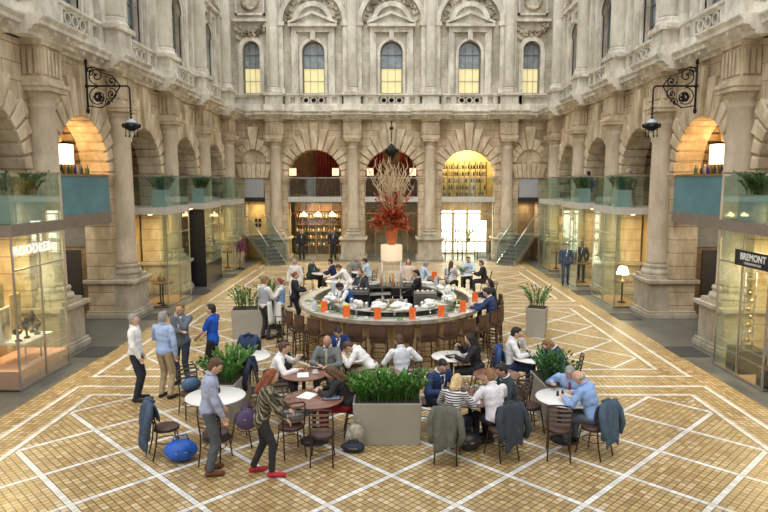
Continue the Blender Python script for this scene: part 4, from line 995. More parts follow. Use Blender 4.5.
tbl('T9', 1.98, 11.63, .44, m_tbrown, 'empty brown table behind the table of four', B_)
tbl('T5', -.86, 12.85, .42, m_twhite, 'white table with a plate of yellow food between two bent heads', W_)
tbl('T7', 1.25, 12.9, .42, m_twhite, 'white table in front of the woman in the black jacket', W_)
tbl('T6', -.16, 11.7, .36, m_tbrown, 'small brown table with a white sheet behind the front planter', B_)
for k, (x, y, lb) in enumerate(((-2.75, 25.0, 'back table beside the man in dark green'), (-1.2, 25.3, 'back table behind the auburn haired waitress'), (1.75, 23.7, 'back table with orange menu card, right of the bar'), (2.75, 24.6, 'back table by the man in a dark suit'), (-2.0, 22.9, 'pale table just behind the bar on the left'))):
    make_table(.42, m_twhite if k != 2 else m_tbrown, 'round '+lb, (x, y), 'round tables behind the bar')

chair = make_chair()
CH = [  # x, y, facing (deg, 0 = +y), label
 (-3.60, 9.78, -60, 'cafe chair with a slate jacket over its back, beside the bright blue bag'),
 (-3.72, 11.45, 180+35, 'cafe chair holding a blue handbag beyond the left white table'),
 (-2.42, 10.28, 60, 'cafe chair at the right of the left white table'),
 (-2.75, 9.55, -10, 'cafe chair behind the legs of the standing man in grey trousers'),
 (-3.20, 13.7, 180, 'cafe chair with a navy jacket at the far side of the rear left white table'),
 (-2.45, 12.75, 90, 'cafe chair with dark coat at the right of the rear left white table'),
 (-2.03, 11.0, 10, 'cafe chair with bright slats in front of the brown coffee table'),
 (-1.62, 9.82, 25, 'cafe chair with a grey coat on it, left of the front brown table'),
 (-1.08, 9.52, 3, 'cafe chair seen squarely from behind at the front brown table'),
 (-.62, 10.58, 95, 'cafe chair with red cushion under the long haired woman'),
 (-1.30, 12.45, 180, 'cafe chair of the bald man in the grey suit'),
 (-2.38, 11.85, -80, 'cafe chair of the man in white at the coffee table'),
 (-1.25, 13.5, 180+20, 'cafe chair of the man in the navy sweater by the bar'),
 (-.33, 12.55, 70, 'cafe chair of the man in white bent over his food'),
 (.28, 12.0, 45, 'cafe chair of the man in the pale waistcoat'),
 (.62, 10.95, -100, 'cafe chair of the man in the navy suit at the table of four'),
 (.88, 9.60, -12, 'cafe chair draped with a grey green coat at the table of four'),
 (1.74, 9.70, 25, 'cafe chair draped with a dark coat at the table of four'),
 (2.05, 10.55, 110, 'cafe chair of the dark haired man at the table of four'),
 (1.85, 12.75, 95, 'cafe chair of the woman in the black jacket'),
 (2.28, 11.25, 30, 'cafe chair at the empty brown table beside the right planter'),
 (2.42, 10.75, -75, 'cafe chair left of the right white table, seen from its side'),
 (2.66, 9.72, -12, 'cafe chair with ladder back in front of the right white table'),
 (3.24, 9.80, 40, 'cafe chair draped with a slate blue jacket at the right white table'),
 (3.30, 11.1, 180, 'cafe chair of the man in the blue shirt and dark tie'),
 (2.48, 12.95, -90, 'cafe chair of the man with the tie at the rear right table'),
 (3.58, 12.45, 80, 'cafe chair of the man in navy resting his head'),
 (-.35, 14.0-2.9, 180, 'cafe chair hidden behind the front planter'),
 (3.35, 21.6, 100, 'cafe chair standing alone right of the bar, far side'),
 (-3.35, 25.4, -90, 'cafe chair of the man in dark green at the back'), (-2.2, 24.9, 90, 'cafe chair of the man in blue at the back left'),
 (2.25, 24.3, 20, 'cafe chair of the long haired woman at the back'), (3.1, 25.6, 180, 'cafe chair of the seated man in pale blue at the back'),
 (1.2, 24.0, -60, 'cafe chair of the man in pale shirt behind the bar'), (-.85, 25.0, 60, 'cafe chair of the man in white at the back centre'), (-1.6, 25.9, 200, 'cafe chair farthest back, beside the left pedestal'),
]
for x, y, a, lb in CH: place(chair, (x, y, 0), R(a), lb)

# ---- oval bar
BX, BY, RX, RY = 0, 17.6, 2.52, 3.05
def ring(k, n, e=0, P=2.08):
    a = 2*pi*k/n; c, s = cos(a), sin(a)
    return (BX+(RX+e)*math.copysign(abs(c)**(2/P), c), BY+(RY+e)*math.copysign(abs(s)**(2/P), s))
def ringband(mb, e0, e1, z0, z1, n=72):
    q = []
    for e, z in ((e0, z0), (e1, z0), (e1, z1), (e0, z1)): q.append([mb.V((*[c-o for c, o in zip(ring(k, n, e), (BX, BY))], z)) for k in range(n)])
    for i in range(4):
        A, B = q[i], q[(i+1) % 4]
        for k in range(n): mb.F(A[k], A[(k+1) % n], B[(k+1) % n], B[k])
bar = empty('oval_bar', (BX, BY, 0), 0, 'large oval bar with pewter counter and brass panelled front in the middle of the hall', 'bar counter')
mb = MB(); ringband(mb, -.36, 0, 1.06, 1.10); mb.build('counter_top', m_zinc, bar)
mb = MB(); ringband(mb, -.74, -.36, .96, 1.0); mb.build('display_well', plain('dark_display_well', (.10, .09, .07), .2, 0, .5, 4), bar)
mb = MB(); ringband(mb, -1.06, -.72, 1.17, 1.20); mb.build('upper_shelf', m_marble, bar)
mb = MB(); ringband(mb, -.73, -.72, 1.0, 1.17); mb.build('display_glass', m_glass_g, bar)
mb = MB(); ringband(mb, -.02, .035, 1.03, 1.115); mb.build('counter_edge', plain('pale_bronze_edge', (.80, .77, .66), .25, .7, .05), bar)
mb = MB(); ringband(mb, -.36, -.28, .0, 1.06); mb.build('front_panel', plain('brass_panel', (.56, .44, .25), .35, .4, .15, 3), bar)
mb = MB(); ringband(mb, -.20, -.17, .24, .27); mb.build('foot_rail', m_brass, bar)
mb = MB(); ringband(mb, -.36, -.24, .88, 1.0); mb.build('upper_moulding', m_brass, bar)
mb = MB(); ringband(mb, -1.10, -.54, .84, .88); mb.build('inner_worktop', m_marble, bar)
mb = MB(); ringband(mb, -1.08, -1.04, .0, .84); mb.build('inner_panel', m_blackm, bar)
mb = MB(); ringband(mb, -.38, -.34, .88, 1.13); mb.build('inner_upstand', m_steel, bar)
mb = MB()
for k in range(36):
    a = ring(k, 36, -.275); b = ring(k+.02, 36, -.275); mb.box(a[0]-.02, a[0]+.02, a[1]-BY-.02, a[1]-BY+.02, .05, .88)
for q, v in enumerate(mb.v): pass
mb.build('pilaster_strip', m_brass, bar)
stool = make_stool()
sk = 0
for k in range(34):
    if not (17.2 <= k <= 34.2 or k in (0, 1)) : continue
    a = k
    x, y = ring(a, 34, .30); x2, y2 = ring(a, 34, 0)
    if y > 17.3 or (x < -1.95 and y > 15.9): continue
    ang = math.atan2(y2-y, x2-x)-pi/2
    side = 'left' if x < 0 else 'right'; nn = round(abs(x), 1)
    place(stool, (x, y, 0), ang, None); STOOLS = globals().setdefault('STOOLS', []); STOOLS.append((x, y, ang, sk)); sk += 1
sl = sorted([o for o in bpy.data.objects if o.name.startswith('bar_stool')], key=lambda o: (o.location.x))
wd = ['first', 'second', 'third', 'fourth', 'fifth', 'sixth', 'seventh', 'eighth', 'ninth', 'tenth', 'eleventh', 'twelfth', 'thirteenth', 'fourteenth', 'fifteenth', 'sixteenth', 'seventeenth', 'eighteenth']
for k, o in enumerate(sl): o['label'] = 'brown leather bar stool with low back at the bar, %s from the left end' % wd[min(k, 17)]
# dressing of the counter
def item(name, mb_or_mesh, mat, loc, label, cat, group, rz=0):
    o = mb_or_mesh.build(name, mat, loc=loc, rz=rz); return tag(o, label, cat, group)
def menu(loc, rz, label, w=.08, h=.29):
    t = empty('menu_card', loc, rz, label, 'menu', 'orange menu cards on the bar')
    MB().box(-w, w, -.012, .012, 0.012, h).build('card', m_menu, t); MB().box(-w*.8, w*.8, -.03, .03, 0, .012).build('stand', m_steel, t)
for k, (x, y, lb) in enumerate(((-1.68, 15.62, 'near the left end of the bar'), (-1.08, 15.02, 'in front of the leaning bartender'), (-.33, 14.80, 'left of the bar centre'), (.50, 14.82, 'just right of the bar centre'), (1.20, 15.08, 'two thirds along the bar'), (1.78, 15.66, 'before the man in the navy suit'), (2.25, 16.9, 'at the elbow of the man in the navy suit'))):
    menu((x, y, 1.10), R(-8+5*k), 'upright orange menu card '+lb)
rnd = random.Random(21)
def cup_mb():
    mb = MB(); mb.lathe([(.025, 0), (.04, .03), (.042, .06), (.038, .06), (.02, .01)], n=12); return mb
def plate(loc, label, group, r=.12, food=None):
    t = empty('plate', loc, 0, label, 'plate', group); MB().lathe([(0, .004), (r*.6, .004), (r, .018), (r, .022), (r*.6, .009), (0, .009)], n=22).build('dish', m_porc, t)
    if food:
        mb = MB(); rr = random.Random(int(loc[0]*100))
        for k in range(7): mb.ell((rr.uniform(-.5, .5)*r*.9, rr.uniform(-.5, .5)*r*.9, .024), (r*.3, r*.25, .022), 8, 5)
        mb.build('food', food, t)
    return t
def cup(loc, label, group):
    t = empty('coffee_cup', loc, rnd.uniform(0, 6), label, 'cup', group); cup_mb().build('cup', m_porc, t)
    MB().lathe([(0, 0), (.05, .002), (.075, .012), (.05, .006), (0, .004)], n=16).build('saucer', m_porc, t)
    MB().tube([(.04, 0, .05), (.06, 0, .045), (.06, 0, .025), (.035, 0, .02)], .004, 5).build('handle', m_porc, t)
    MB().lathe([(0, .052), (.037, .052)], n=12).build('coffee', plain('coffee', (.10, .05, .02), .3), t)
def wineglass(loc, label, group):
    t = empty('wine_glass', loc, 0, label, 'glass', group); MB().lathe([(.033, 0), (.033, .003), (.005, .006), (.004, .09), (.03, .115), (.036, .15), (.03, .19)], n=12).build('bowl', m_tumbler, t)
fo = plain('mixed_seafood', (.60, .32, .16), .4, 0, .5, 25); fy = plain('yellow_omelette', (.85, .66, .16), .5, 0, .2, 20); fg = plain('salad', (.16, .32, .07), .5, 0, .5, 30)
gname = 'crockery on the inner worktop'
pos_words = ['far left', 'left', 'left of centre', 'centre left', 'centre', 'centre right', 'right of centre', 'right', 'far right']
for k in range(9):
    a = 34*(.585+.33*k/8); x, y = ring(a, 34, -.88)
    plate((x, y, 1.2), 'plate of food on the inner bar worktop, %s of the front curve' % pos_words[k], gname, .15, [fo, fy, fg][k % 3])
m_linen = plain('white_linen', (.82, .82, .80), .8, 0, .04, 10, .5)
for k, (x, y, s) in enumerate(((-.30, 15.45, .24), (.25, 15.4, .28), (-1.6, 16.3, .2), (.95, 15.7, .2), (1.5, 16.4, .2), (-.8, 15.7, .16))):
    mb = MB()
    for q in range(9): mb.ell((rnd.uniform(-.6, .6)*s, rnd.uniform(-.5, .5)*s, .04+.03*q*.5), (s*rnd.uniform(.4, .6), s*rnd.uniform(.35, .5), .06), 8, 6)
    tag(mb.build('linen_heap', m_linen, loc=(x, y, 1.2)), 'crumpled heap of white linen on the bar, %s' % ['left of the middle', 'largest, in the middle', 'by the left end', 'right of the middle', 'toward the right end', 'small one beside the bartender'][k], 'linen', 'white linen on the bar')
# back-bar island in the middle of the oval
isl = empty('bar_island', (0, 17.65, 0), 0, 'central serving island inside the bar below the flowers', 'island')
MB().box(-.42, .42, -.8, .8, 0, .86).build('cabinet', m_blackm, isl); MB().box(-.46, .46, -.84, .84, .86, .90).build('worktop', m_marble, isl)
MB().box(-.45, .45, -.45, .45, .905, .93).build('glass_shelf_base', m_steel, isl)
for sx in (-.26, .26):
    for sy in (-.26, .26): MB().tube([(sx, sy, .9), (sx, sy, 2.16)], .02, 8).build('post', m_steel, isl)
MB().box(-.4, .4, -.4, .4, 1.45, 1.47).build('shelf', m_tumbler, isl)
fl = empty('flower_arrangement', (0, 17.65, 2.16), 0, 'tall arrangement of red autumn leaves and pale curly twigs on a lit drum', 'flower arrangement')
MB().lathe([(0, 0), (.29, 0), (.30, .02), (.30, .42), (.29, .44), (0, .44)], n=36).build('drum', emit('lit_parchment_drum', (1, .80, .54), .48), fl)
MB().lathe([(.10, .44), (.15, .62), (.17, .8), (.14, .9), (.12, .9), (.14, .8), (.1, .5)], n=22).build('vase', plain('terracotta_orange_vase', (.62, .17, .06), .35, 0, .15), fl)
m_al = [plain('autumn_leaf_%d' % k, c_, .5, 0, .4, 20) for k, c_ in enumerate(((.50, .05, .025), (.62, .14, .03), (.32, .03, .03), (.62, .30, .06)))]
mb = MB(); rnd2 = random.Random(5)
for k in range(120):
    a = rnd2.uniform(0, 2*pi); el = rnd2.uniform(-.35, 1.45); Lr = rnd2.uniform(.35, .70)*(1 if el < .9 else 1.45); d = Vector((cos(a)*cos(el), sin(a)*cos(el), sin(el)+.1))
    p0 = Vector((0, 0, .9)); P = [p0+d*(Lr*t)+Vector((0, 0, .25*t*(1-t)*1.5)) for t in (0, .3, .6, 1)]
    mb.mi = 0
    for j in range(9):
        t = .35+.65*j/9; p = P[0].lerp(P[-1], t)+Vector((0, 0, .25*t*(1-t)*1.5)); dd = Vector((rnd2.uniform(-1, 1), rnd2.uniform(-1, 1), rnd2.uniform(-.6, .8)))+d*.6
        mb.mi = rnd2.choices((0, 1, 2, 3), (5, 4, 3, 2))[0]; leaf(mb, p, dd, Vector((0, 0, 1)) if abs(dd.normalized().z) < .95 else Vector((1, 0, 0)), rnd2.uniform(.10, .17), rnd2.uniform(.03, .05))
mb.build('autumn_leaves', m_al, fl)
mb = MB()
for k in range(44):
    a = rnd2.uniform(0, 2*pi); sp = rnd2.uniform(.1, .72); H_ = rnd2.uniform(1.3, 2.15)*(1-.25*sp); P = []; w1 = rnd2.uniform(0, 6)
    for q in range(13):
        t = q/12; P.append((cos(a)*sp*t**1.3+.06*sin(w1+t*9)*t, sin(a)*sp*t**1.3+.06*cos(w1+t*8)*t, .85+H_*t))
    mb.tube(P, .017, 5, .007, caps=False)
    for z in range(3):
        i = rnd2.randrange(6, 12); p = Vector(P[i]); b_ = rnd2.uniform(0, 6); mb.tube([p, p+Vector((.10*cos(b_), .1*sin(b_), .10)), p+Vector((.16*cos(b_+.6), .16*sin(b_+.6), .26)), p+Vector((.12*cos(b_+.9), .12*sin(b_+.9), .38))], .012, 4, .006, caps=False)
mb.build('curly_twigs', plain('pale_willow_twig', (.62, .48, .29), .6, 0, .2, 10), fl)
for k in range(8):
    mb = MB(); mb.lathe([(0, 0), (.035, 0), (.035, .2), (.013, .27), (.013, .34), (0, .34)], n=9)
    tag(mb.build('bottle', [gm[1], gm[2], gm[0], m_steel][k % 4], loc=(-.28+.08*k, 17.40+.07*(k % 2), 1.47)), '%s bottle on the glass shelf under the flower drum' % ['amber', 'white', 'tan', 'silver'][k % 4], 'bottle', '%s bottles under the flower drum' % ['amber', 'white', 'tan', 'silver'][k % 4])
for k in range(26):
    a = 34*(.51+.48*k/25); x, y = ring(a, 34, -.46-.14*(k % 2)); mb = MB(); rr = .07+.02*(k % 3)
    mb.lathe([(rr*.5, 0), (rr, .03), (rr*1.05, .05), (rr*.9, .05), (0, .035)], n=12)
    w_ = ['orange food', 'green salad', 'yellow food', 'white ice'][k % 4]
    tag(mb.build('bowl', [fo, fg, fy, m_porc][k % 4], loc=(x, y, 1.0)), 'bowl of %s in the display well of the bar' % w_, 'bowl', 'bowls of %s in the display well' % w_)
# bottles, cloches and machines on the island
for k in range(14):
    x = -.40+.062*k; y = 16.9+.09*(k % 2); h = .26+.03*(k % 4)
    mb = MB(); mb.lathe([(0, 0), (.038, 0), (.038, h*.6), (.014, h*.8), (.014, h), (0, h)], n=9)
    tag(mb.build('bottle', [plain('bottle_glass_2', (.03, .12, .05), .15), gm[2], gm[1], m_steel][k % 4], loc=(x, y, .90)), '%s bottle on the front of the bar island' % ['green', 'white', 'amber', 'silver'][k % 4], 'bottle', '%s bottles on the bar island' % ['green', 'white', 'amber', 'silver'][k % 4])
for k, (x, y, lb) in enumerate(((-.95, 18.05, 'left inside the bar'), (.95, 17.7, 'right inside the bar'), (.3, 19.2, 'at the back of the bar'))):
    t = empty('coffee_machine', (x, y, .0), 0, 'dark and steel coffee machine on a black stand, '+lb, 'coffee machine', 'coffee machines in the bar'); MB().box(-.3, .3, -.25, .25, 0, .9).build('stand', m_blackm, t)
    bev(MB().box(-.32, .32, -.24, .24, .9, 1.26).build('body', m_steel if k % 2 else m_blackm, t), .02); MB().box(-.3, .3, -.3, -.2, 1.16, 1.26).build('head', m_steel, t); MB().box(-.28, .28, -.34, -.22, .9, .93).build('drip_tray', m_blackm, t)
    for q in range(4): MB().lathe([(.03, 0), (.04, .05), (.035, .05)], n=8).build('cup', m_porc, t, loc=(-.21+.14*q, 0, 1.26))
for k in range(16):
    a = 34*(.54+.46*k/15); x, y = ring(a, 34, -.30+.1*(k % 3)*.5); 
    wineglass((x, y, 1.10), 'clear wine glass standing on the bar counter', 'wine glasses along the bar counter')
for k in range(22):
    a = 34*(.52+.50*k/21); x, y = ring(a, 34, -.80-.16*(k % 2)); h = .10+.05*(k % 3)
    mb = MB(); mb.lathe([(.04, 0), (.055, h*.5), (.05, h), (.045, h), (.05, h*.5), (.03, .01)], n=12)
    tag(mb.build('jar', [m_porc, m_steel, m_tumbler][k % 3], loc=(x, y, 1.2)), '%s on the inner worktop of the bar' % ['white pot', 'steel pot', 'glass jar'][k % 3], 'pot', '%ss on the inner worktop' % ['white pot', 'steel pot', 'glass jar'][k % 3])
item('water_bottle', MB().lathe([(0, 0), (.06, 0), (.06, .14), (.03, .18), (.03, .21), (0, .21)], n=14), plain('white_blue_plastic', (.55, .66, .80), .3), (-1.98, 16.15, 1.1), 'white and blue tub at the left end of the bar', 'tub', None)
for k in range(20):
    a = 34*(.50+.5*k/19); x, y = ring(a, 34, -.20)
    if k % 3 == 1: plate((x, y, 1.10), 'white plate with food on the counter top, %s' % ['by the left end', 'left', 'left of the middle', 'in the middle', 'right of the middle', 'toward the right', 'at the right end'][k//3], 'plates on the bar counter', .13, [fo, fg, fy][k % 3])
    elif k % 3 == 2: cup((x, y, 1.10), 'white cup on the bar counter, %s' % ['by the left end', 'left', 'left of the middle', 'in the middle', 'right of the middle', 'toward the right', 'at the right end'][k//3], 'cups on the bar counter')
for k in range(12):
    a = 34*(.02+.46*k/11); x, y = ring(a, 34, -.85)
    mb = MB(); h = .2+.06*(k % 3); mb.lathe([(0, 0), (.05, 0), (.055, h*.7), (.02, h*.9), (.02, h), (0, h)], n=10)
    tag(mb.build('carafe', [m_porc, m_steel, plain('clear_blue_plastic', (.5, .62, .75), .3)][k % 3], loc=(x, y, 1.2)), '%s carafe on the far worktop of the bar' % ['white', 'steel', 'blue'][k % 3], 'carafe', '%s carafes on the far worktop' % ['white', 'steel', 'blue'][k % 3])
for k, (x, y) in enumerate(((-1.52, 18.6), (-1.0, 19.35), (1.05, 19.3), (1.52, 18.5), (.1, 19.75))):
    mb = MB()
    for q in range(7): mb.ell((rnd.uniform(-.14, .14), rnd.uniform(-.1, .1), .05), (.12, .10, .06), 8, 6)
    tag(mb.build('linen_heap', m_linen, loc=(x, y, 1.2)), 'white linen heap on the far side of the bar, %s' % ['leftmost', 'second from left', 'second from right', 'rightmost', 'at the very back'][k], 'linen', 'white linen on the bar')
# planters
def planter(loc, rz, sx, sy, h, label, n, seed, ph=.45, mat=None, LL=.075):
    t = empty('planter', (*loc, 0), rz, label, 'planter', 'grey planters round the tables')
    mb = MB(); mb.box(-sx, sx, -sy, sy, 0, h, .03, .02); bev(mb.build('box', m_planter, t), .008, 1)
    MB().box(-sx+.03, sx-.03, -sy+.03, sy-.03, h, h+.01).build('soil', m_soil, t)
    mb = MB(); foliage(mb, -sx+.08, sx-.08, -sy+.06, sy-.06, h, ph, n, random.Random(seed), LL, .32, 12); mb.build('foliage', mat or m_leaf, t)
    return t
planter((-.07, 10.33), 0, .57, .24, .72, 'long low grey planter with bushy green plant at the front centre', 150, 3, .44, None, .085)
planter((-4.03, 17.55), R(8), .43, .30, .82, 'grey planter with upright plant left of the waiters', 34, 4, .6)
planter((-3.80, 19.4), R(8), .40, .28, .80, 'second grey planter behind the waiters, mostly hidden', 26, 12, .6)
planter((4.12, 17.7), R(-22), .28, .26, .82, 'free-standing grey planter on the open floor at the right', 30, 5, .62)
planter((-3.08, 11.6), R(-4), .30, .55, .72, 'slanting grey planter between the two left white tables', 90, 6, .48, None, .085)
planter((2.98, 11.5), R(4), .27, .48, .72, 'slanting grey planter between the two right white tables', 80, 9, .46, m_leaf2, .08)

# things on the tables
def on(k, dx, dy): x, y = TB_[k]; return (x+dx, y+dy, .75)
gt = 'coffee cups on the cafe tables'
cup(on('T3', -.22, .10), 'white coffee cup before the man in the white shirt', gt); cup(on('T3', .22, .02), 'white coffee cup before the bald man', gt)
def sheet(loc, rz, label, w=.105, h=.15): tag(MB().box(-w, w, -h, h, .0005, .003).build('paper_sheet', m_paper, loc=loc, rz=rz), label, 'paper', 'white papers on the tables')
sheet(on('T3', 0, -.1), R(8), 'white sheet between the two coffee cups'); sheet(on('T4', -.12, .12), R(-25), 'white sheet on the front brown table', .13, .16); sheet(on('T6', 0, -.05), R(5), 'white sheet on the small brown table', .13, .15)
sheet(on('T8', .0, -.18), R(-6), 'white sheet on the table of four', .14, .12)
t = empty('tablet', on('T4', .30, -.02), R(4), 'dark tablet in a folding cover on the front brown table', 'tablet'); MB().box(-.15, .15, -.1, .1, 0, .012).build('cover', plain('tablet_black', (.02, .02, .03), .3), t); MB().box(-.135, .135, -.085, .085, .0125, .014).build('screen', plain('grey_blue_screen', (.20, .26, .36), .1), t)
tag(MB().box(-.16, .16, -.12, .12, 0, .02).build('folder', plain('black_leather', (.03, .03, .035), .4), loc=on('T10', -.22, .02), rz=R(-12)), 'black folder on the white table of the man with the tie', 'folder')
for k, (tk, dx, dy) in enumerate((('T11', -.12, .06), ('T11', -.03, .09), ('T1', .02, .16), ('T2', .06, .08))):
    mb = MB(); mb.lathe([(.022, 0), (.024, .05), (.015, .065), (.018, .085), (0, .088)], n=10); tag(mb.build('pepper_pot', m_dark, loc=on(tk, dx, dy)), ['left one of two dark pots on the right white table', 'right one of two dark pots on the right white table', 'small dark pot on the left white table', 'small dark pot on the rear left white table'][k], 'pot', 'small condiment pots')
cup(on('T11', .12, -.12), 'white cup nearest the viewer on the right white table', gt); cup(on('T11', .15, .15), 'white cup in front of the leaning man on the right white table', gt)
plate(on('T5', .02, 0), 'plate of yellow food on the white table by the bar', 'plates on the cafe tables', .14, fy)
for k, (dx, dy) in enumerate(((-.16, .1), (-.04, .2), (.1, .12), (.02, .02), (.2, .2), (-.2, -.05))):
    wineglass(on('T8', dx, dy), 'glass on the table shared by four people', 'glasses on the table of four')
plate(on('T8', .2, -.02), 'small plate at the right of the table of four', 'plates on the cafe tables', .09); cup(on('T8', -.1, -.22), 'white cup at the front of the table of four', gt)
cup(on('T7', -.1, .05), 'white cup on the table of the woman in black', gt); wineglass(on('T7', .1, .15), 'glass on the table of the woman in black', 'glass on the white table')
tag(MB().box(-.12, .12, -.08, .08, 0, .04).build('purse', MATS['black_leather'], loc=on('T7', 0, -.12), rz=.4), 'dark purse on the table of the woman in black', 'purse')
cup(on('T10', .18, .12), 'white cup by the folded arms of the man in navy', gt)
for k, (x, y, lb) in enumerate(((-2.7, 25.05, 'back table beside the man in green'), (1.7, 23.75, 'brown back table'), (2.7, 24.6, 'back table of the dark suit'))): cup((x, y, .75), 'white cup on the '+lb, gt)
t = empty('menu_card', (1.6, 23.5, .75), 0, 'orange card standing on the brown table behind the bar', 'menu', 'orange menu cards on the bar'); MB().box(-.1, .1, -.01, .01, 0, .26).build('card', m_menu, t)
t = empty('table_plant', (2.75, 24.4, .75), 0, 'small green plant on the back table by the dark suit', 'plant'); MB().lathe([(.06, 0), (.08, .1)], n=10).build('pot', m_planter, t); mb = MB(); foliage(mb, -.06, .06, -.06, .06, .08, .28, 16, random.Random(6), .06, .6, 8); mb.build('foliage', m_leaf, t)

# jackets, bags
def cloth_over(name, loc, rz, mat, label, w=.24, drop=.5, seed=1, back=.12, top=.94, cat='jacket'):
    """a garment hung over a chair back: thick folded sheet, longer behind, sleeves hanging"""
    t = empty(name, loc, rz, label, cat, 'garments over chairs'); rr = random.Random(seed)
    mb = MB(); mb.smooth = True; nx, nz = 14, 12; rows = []
    prof = [(.10, top-.30), (.08, top-.12), (.03, top-.01), (-.0, top+.015), (-.04, top), (-.07, top-.12), (-.09, top-drop*.4), (-.11, top-drop*.7), (-.13, top-drop)]
    for i, (py, pz) in enumerate(prof):
        row = []
        for k in range(nx+1):
            s_ = k/nx*2-1; fold = .03*sin(s_*5+seed+i*.3)*(i/8)+.010*sin(s_*15+i+seed); ww = w*(.74+.05*i-.008*i*i+.03*sin(i*2.3+seed)+(.05*sin(seed*3.1) if s_ > 0 else .05*cos(seed*2.3))*i/8)
            zz = pz-.05*abs(s_)**2.5+((.06*sin(s_*2.3+seed)+.015*sin(s_*7+seed)) if i >= 7 else 0)
            row.append(mb.V((s_*ww, -.215+py+fold-.05*(1-s_*s_), zz)))
        rows.append(row)
    for A, B in zip(rows, rows[1:]):
        for k in range(nx): mb.F(A[k], A[k+1], B[k+1], B[k])
    o = mb.build('body', mat, t); m = o.modifiers.new('thickness', 'SOLIDIFY'); m.thickness = .035; m.offset = 0; s = o.modifiers.new('smooth', 'SUBSURF'); s.levels = 1; s.render_levels = 1
    for sg in (-1, 1):
        mb = MB(); mb.tube([(sg*w*.62, -.24, top-.02), (sg*w*.86, -.29, top-.18), (sg*w*(.92+.1*sg), -.33, top-.40), (sg*w*.82, -.32, top-.56)], [.045, .062, .055, .042], 9); mb.build('sleeve', mat, t)
    mb = MB(); mb.tube([(-.1, -.18, top-.01), (0, -.25, top+.03), (.1, -.18, top-.01)], .028, 7); mb.build('collar', mat, t)
    return t
mj = lambda n, c: plain('jacket_'+n, c, .8, 0, .25, 9)
cloth_over('draped_jacket', (-3.60, 9.78, 0), R(-60), mj('slate', (.055, .085, .13)), 'slate blue jacket hung over the lone chair beside the blue bag', .25, .78, 2)
cloth_over('draped_jacket', (-3.20, 13.7, 0), pi, mj('navy', (.03, .05, .12)), 'navy jacket over the chair beyond the rear left table', .25, .45, 3)
cloth_over('draped_coat', (-2.45, 12.75, 0), R(90), mj('black', (.025, .028, .035)), 'black coat over the chair at the rear left table', .2, .5, 4, cat='coat')
cloth_over('draped_coat', (-2.45, 11.85, 0), R(-85), mj('ink', (.02, .03, .06)), 'very dark blue coat hanging behind the man in white beside the planter', .26, .62, 5, top=1.0, cat='coat')
cloth_over('draped_coat', (.88, 9.60, 0), R(-12), mj('grey_green', (.12, .125, .10)), 'crumpled grey green coat over the chair of the striped woman', .26, .62, 6, cat='coat')
cloth_over('draped_coat', (1.74, 9.70, 0), R(25), mj('charcoal', (.035, .045, .06)), 'charcoal coat over the chair of the blond man', .28, .66, 7, cat='coat')
cloth_over('draped_jacket', (3.24, 9.80, 0), R(40), mj('steel_blue', (.06, .095, .14)), 'steel blue jacket over the chair of the bald man in blue', .28, .68, 8)
cloth_over('draped_jacket', (2.48, 12.95, 0), R(-90), mj('royal', (.03, .07, .20)), 'blue jacket over the chair of the man with the tie', .25, .55, 9)
def bag(loc, rz, sx, sy, sz, mat, label, strap=True, name='bag'):
    t = empty(name, loc, rz, label, 'bag'); mb = MB(); mb.ell((0, 0, sz*.5), (sx, sy, sz*.5), 16, 10)
    for i, v in enumerate(mb.v):
        x, y, z = v; k = .9+.16*noise.noise(Vector((x*7, y*7, z*7+loc[0]))); zz = max(0.0, z*1.02-.0)
        f = 1.18-.25*abs(zz/sz-.45); mb.v[i] = (x*k*f, y*k*f, min(zz, sz*.96))
    o = mb.build('pouch', mat, t); s = o.modifiers.new('s', 'SUBSURF'); s.levels = 1; s.render_levels = 1
    if strap:
        MB().tube([(-sx*.5, 0, sz*.85), (-sx*.35, 0, sz*1.2), (sx*.35, 0, sz*1.2), (sx*.5, 0, sz*.85)], .012, 6).build('strap', mat, t)
    MB().box(-sx*.35, sx*.35, -sy*.98, -sy*.9, sz*.55, sz*.6).build('zip', m_steel, t)
    return t
bag((-3.30, 9.55, 0), R(20), .26, .2, .34, plain('bright_blue_nylon', (.02, .11, .50), .5, 0, .3, 9), 'bright blue holdall on the floor beside the lone chair')
bag((-3.72, 11.45, .484), R(20), .19, .1, .26, plain('blue_leather', (.06, .13, .24), .35, 0, .2, 9), 'blue handbag on the chair beyond the left white table', name='handbag')
bag((-1.62, 9.95, .484), R(-30), .26, .2, .22, plain('grey_blue_cloth', (.14, .18, .22), .7, 0, .3, 9), 'grey folded coat and bag on the chair at the front brown table', False, name='coat_bundle')
bag((-.60, 10.02, 0), R(10), .16, .13, .42, plain('beige_mesh_fabric', (.36, .35, .28), .7, 0, .4, 14), 'beige shopping bag on the floor beside the front planter')
bag((-.62, 9.88, 0), R(0), .2, .12, .16, plain('ink_cloth', (.02, .03, .05), .7), 'dark bag on the floor below the beige shopping bag')
bag((1.25, 9.95, 0), R(0), .22, .16, .30, MATS['black_leather'], 'black bag under the table of four')
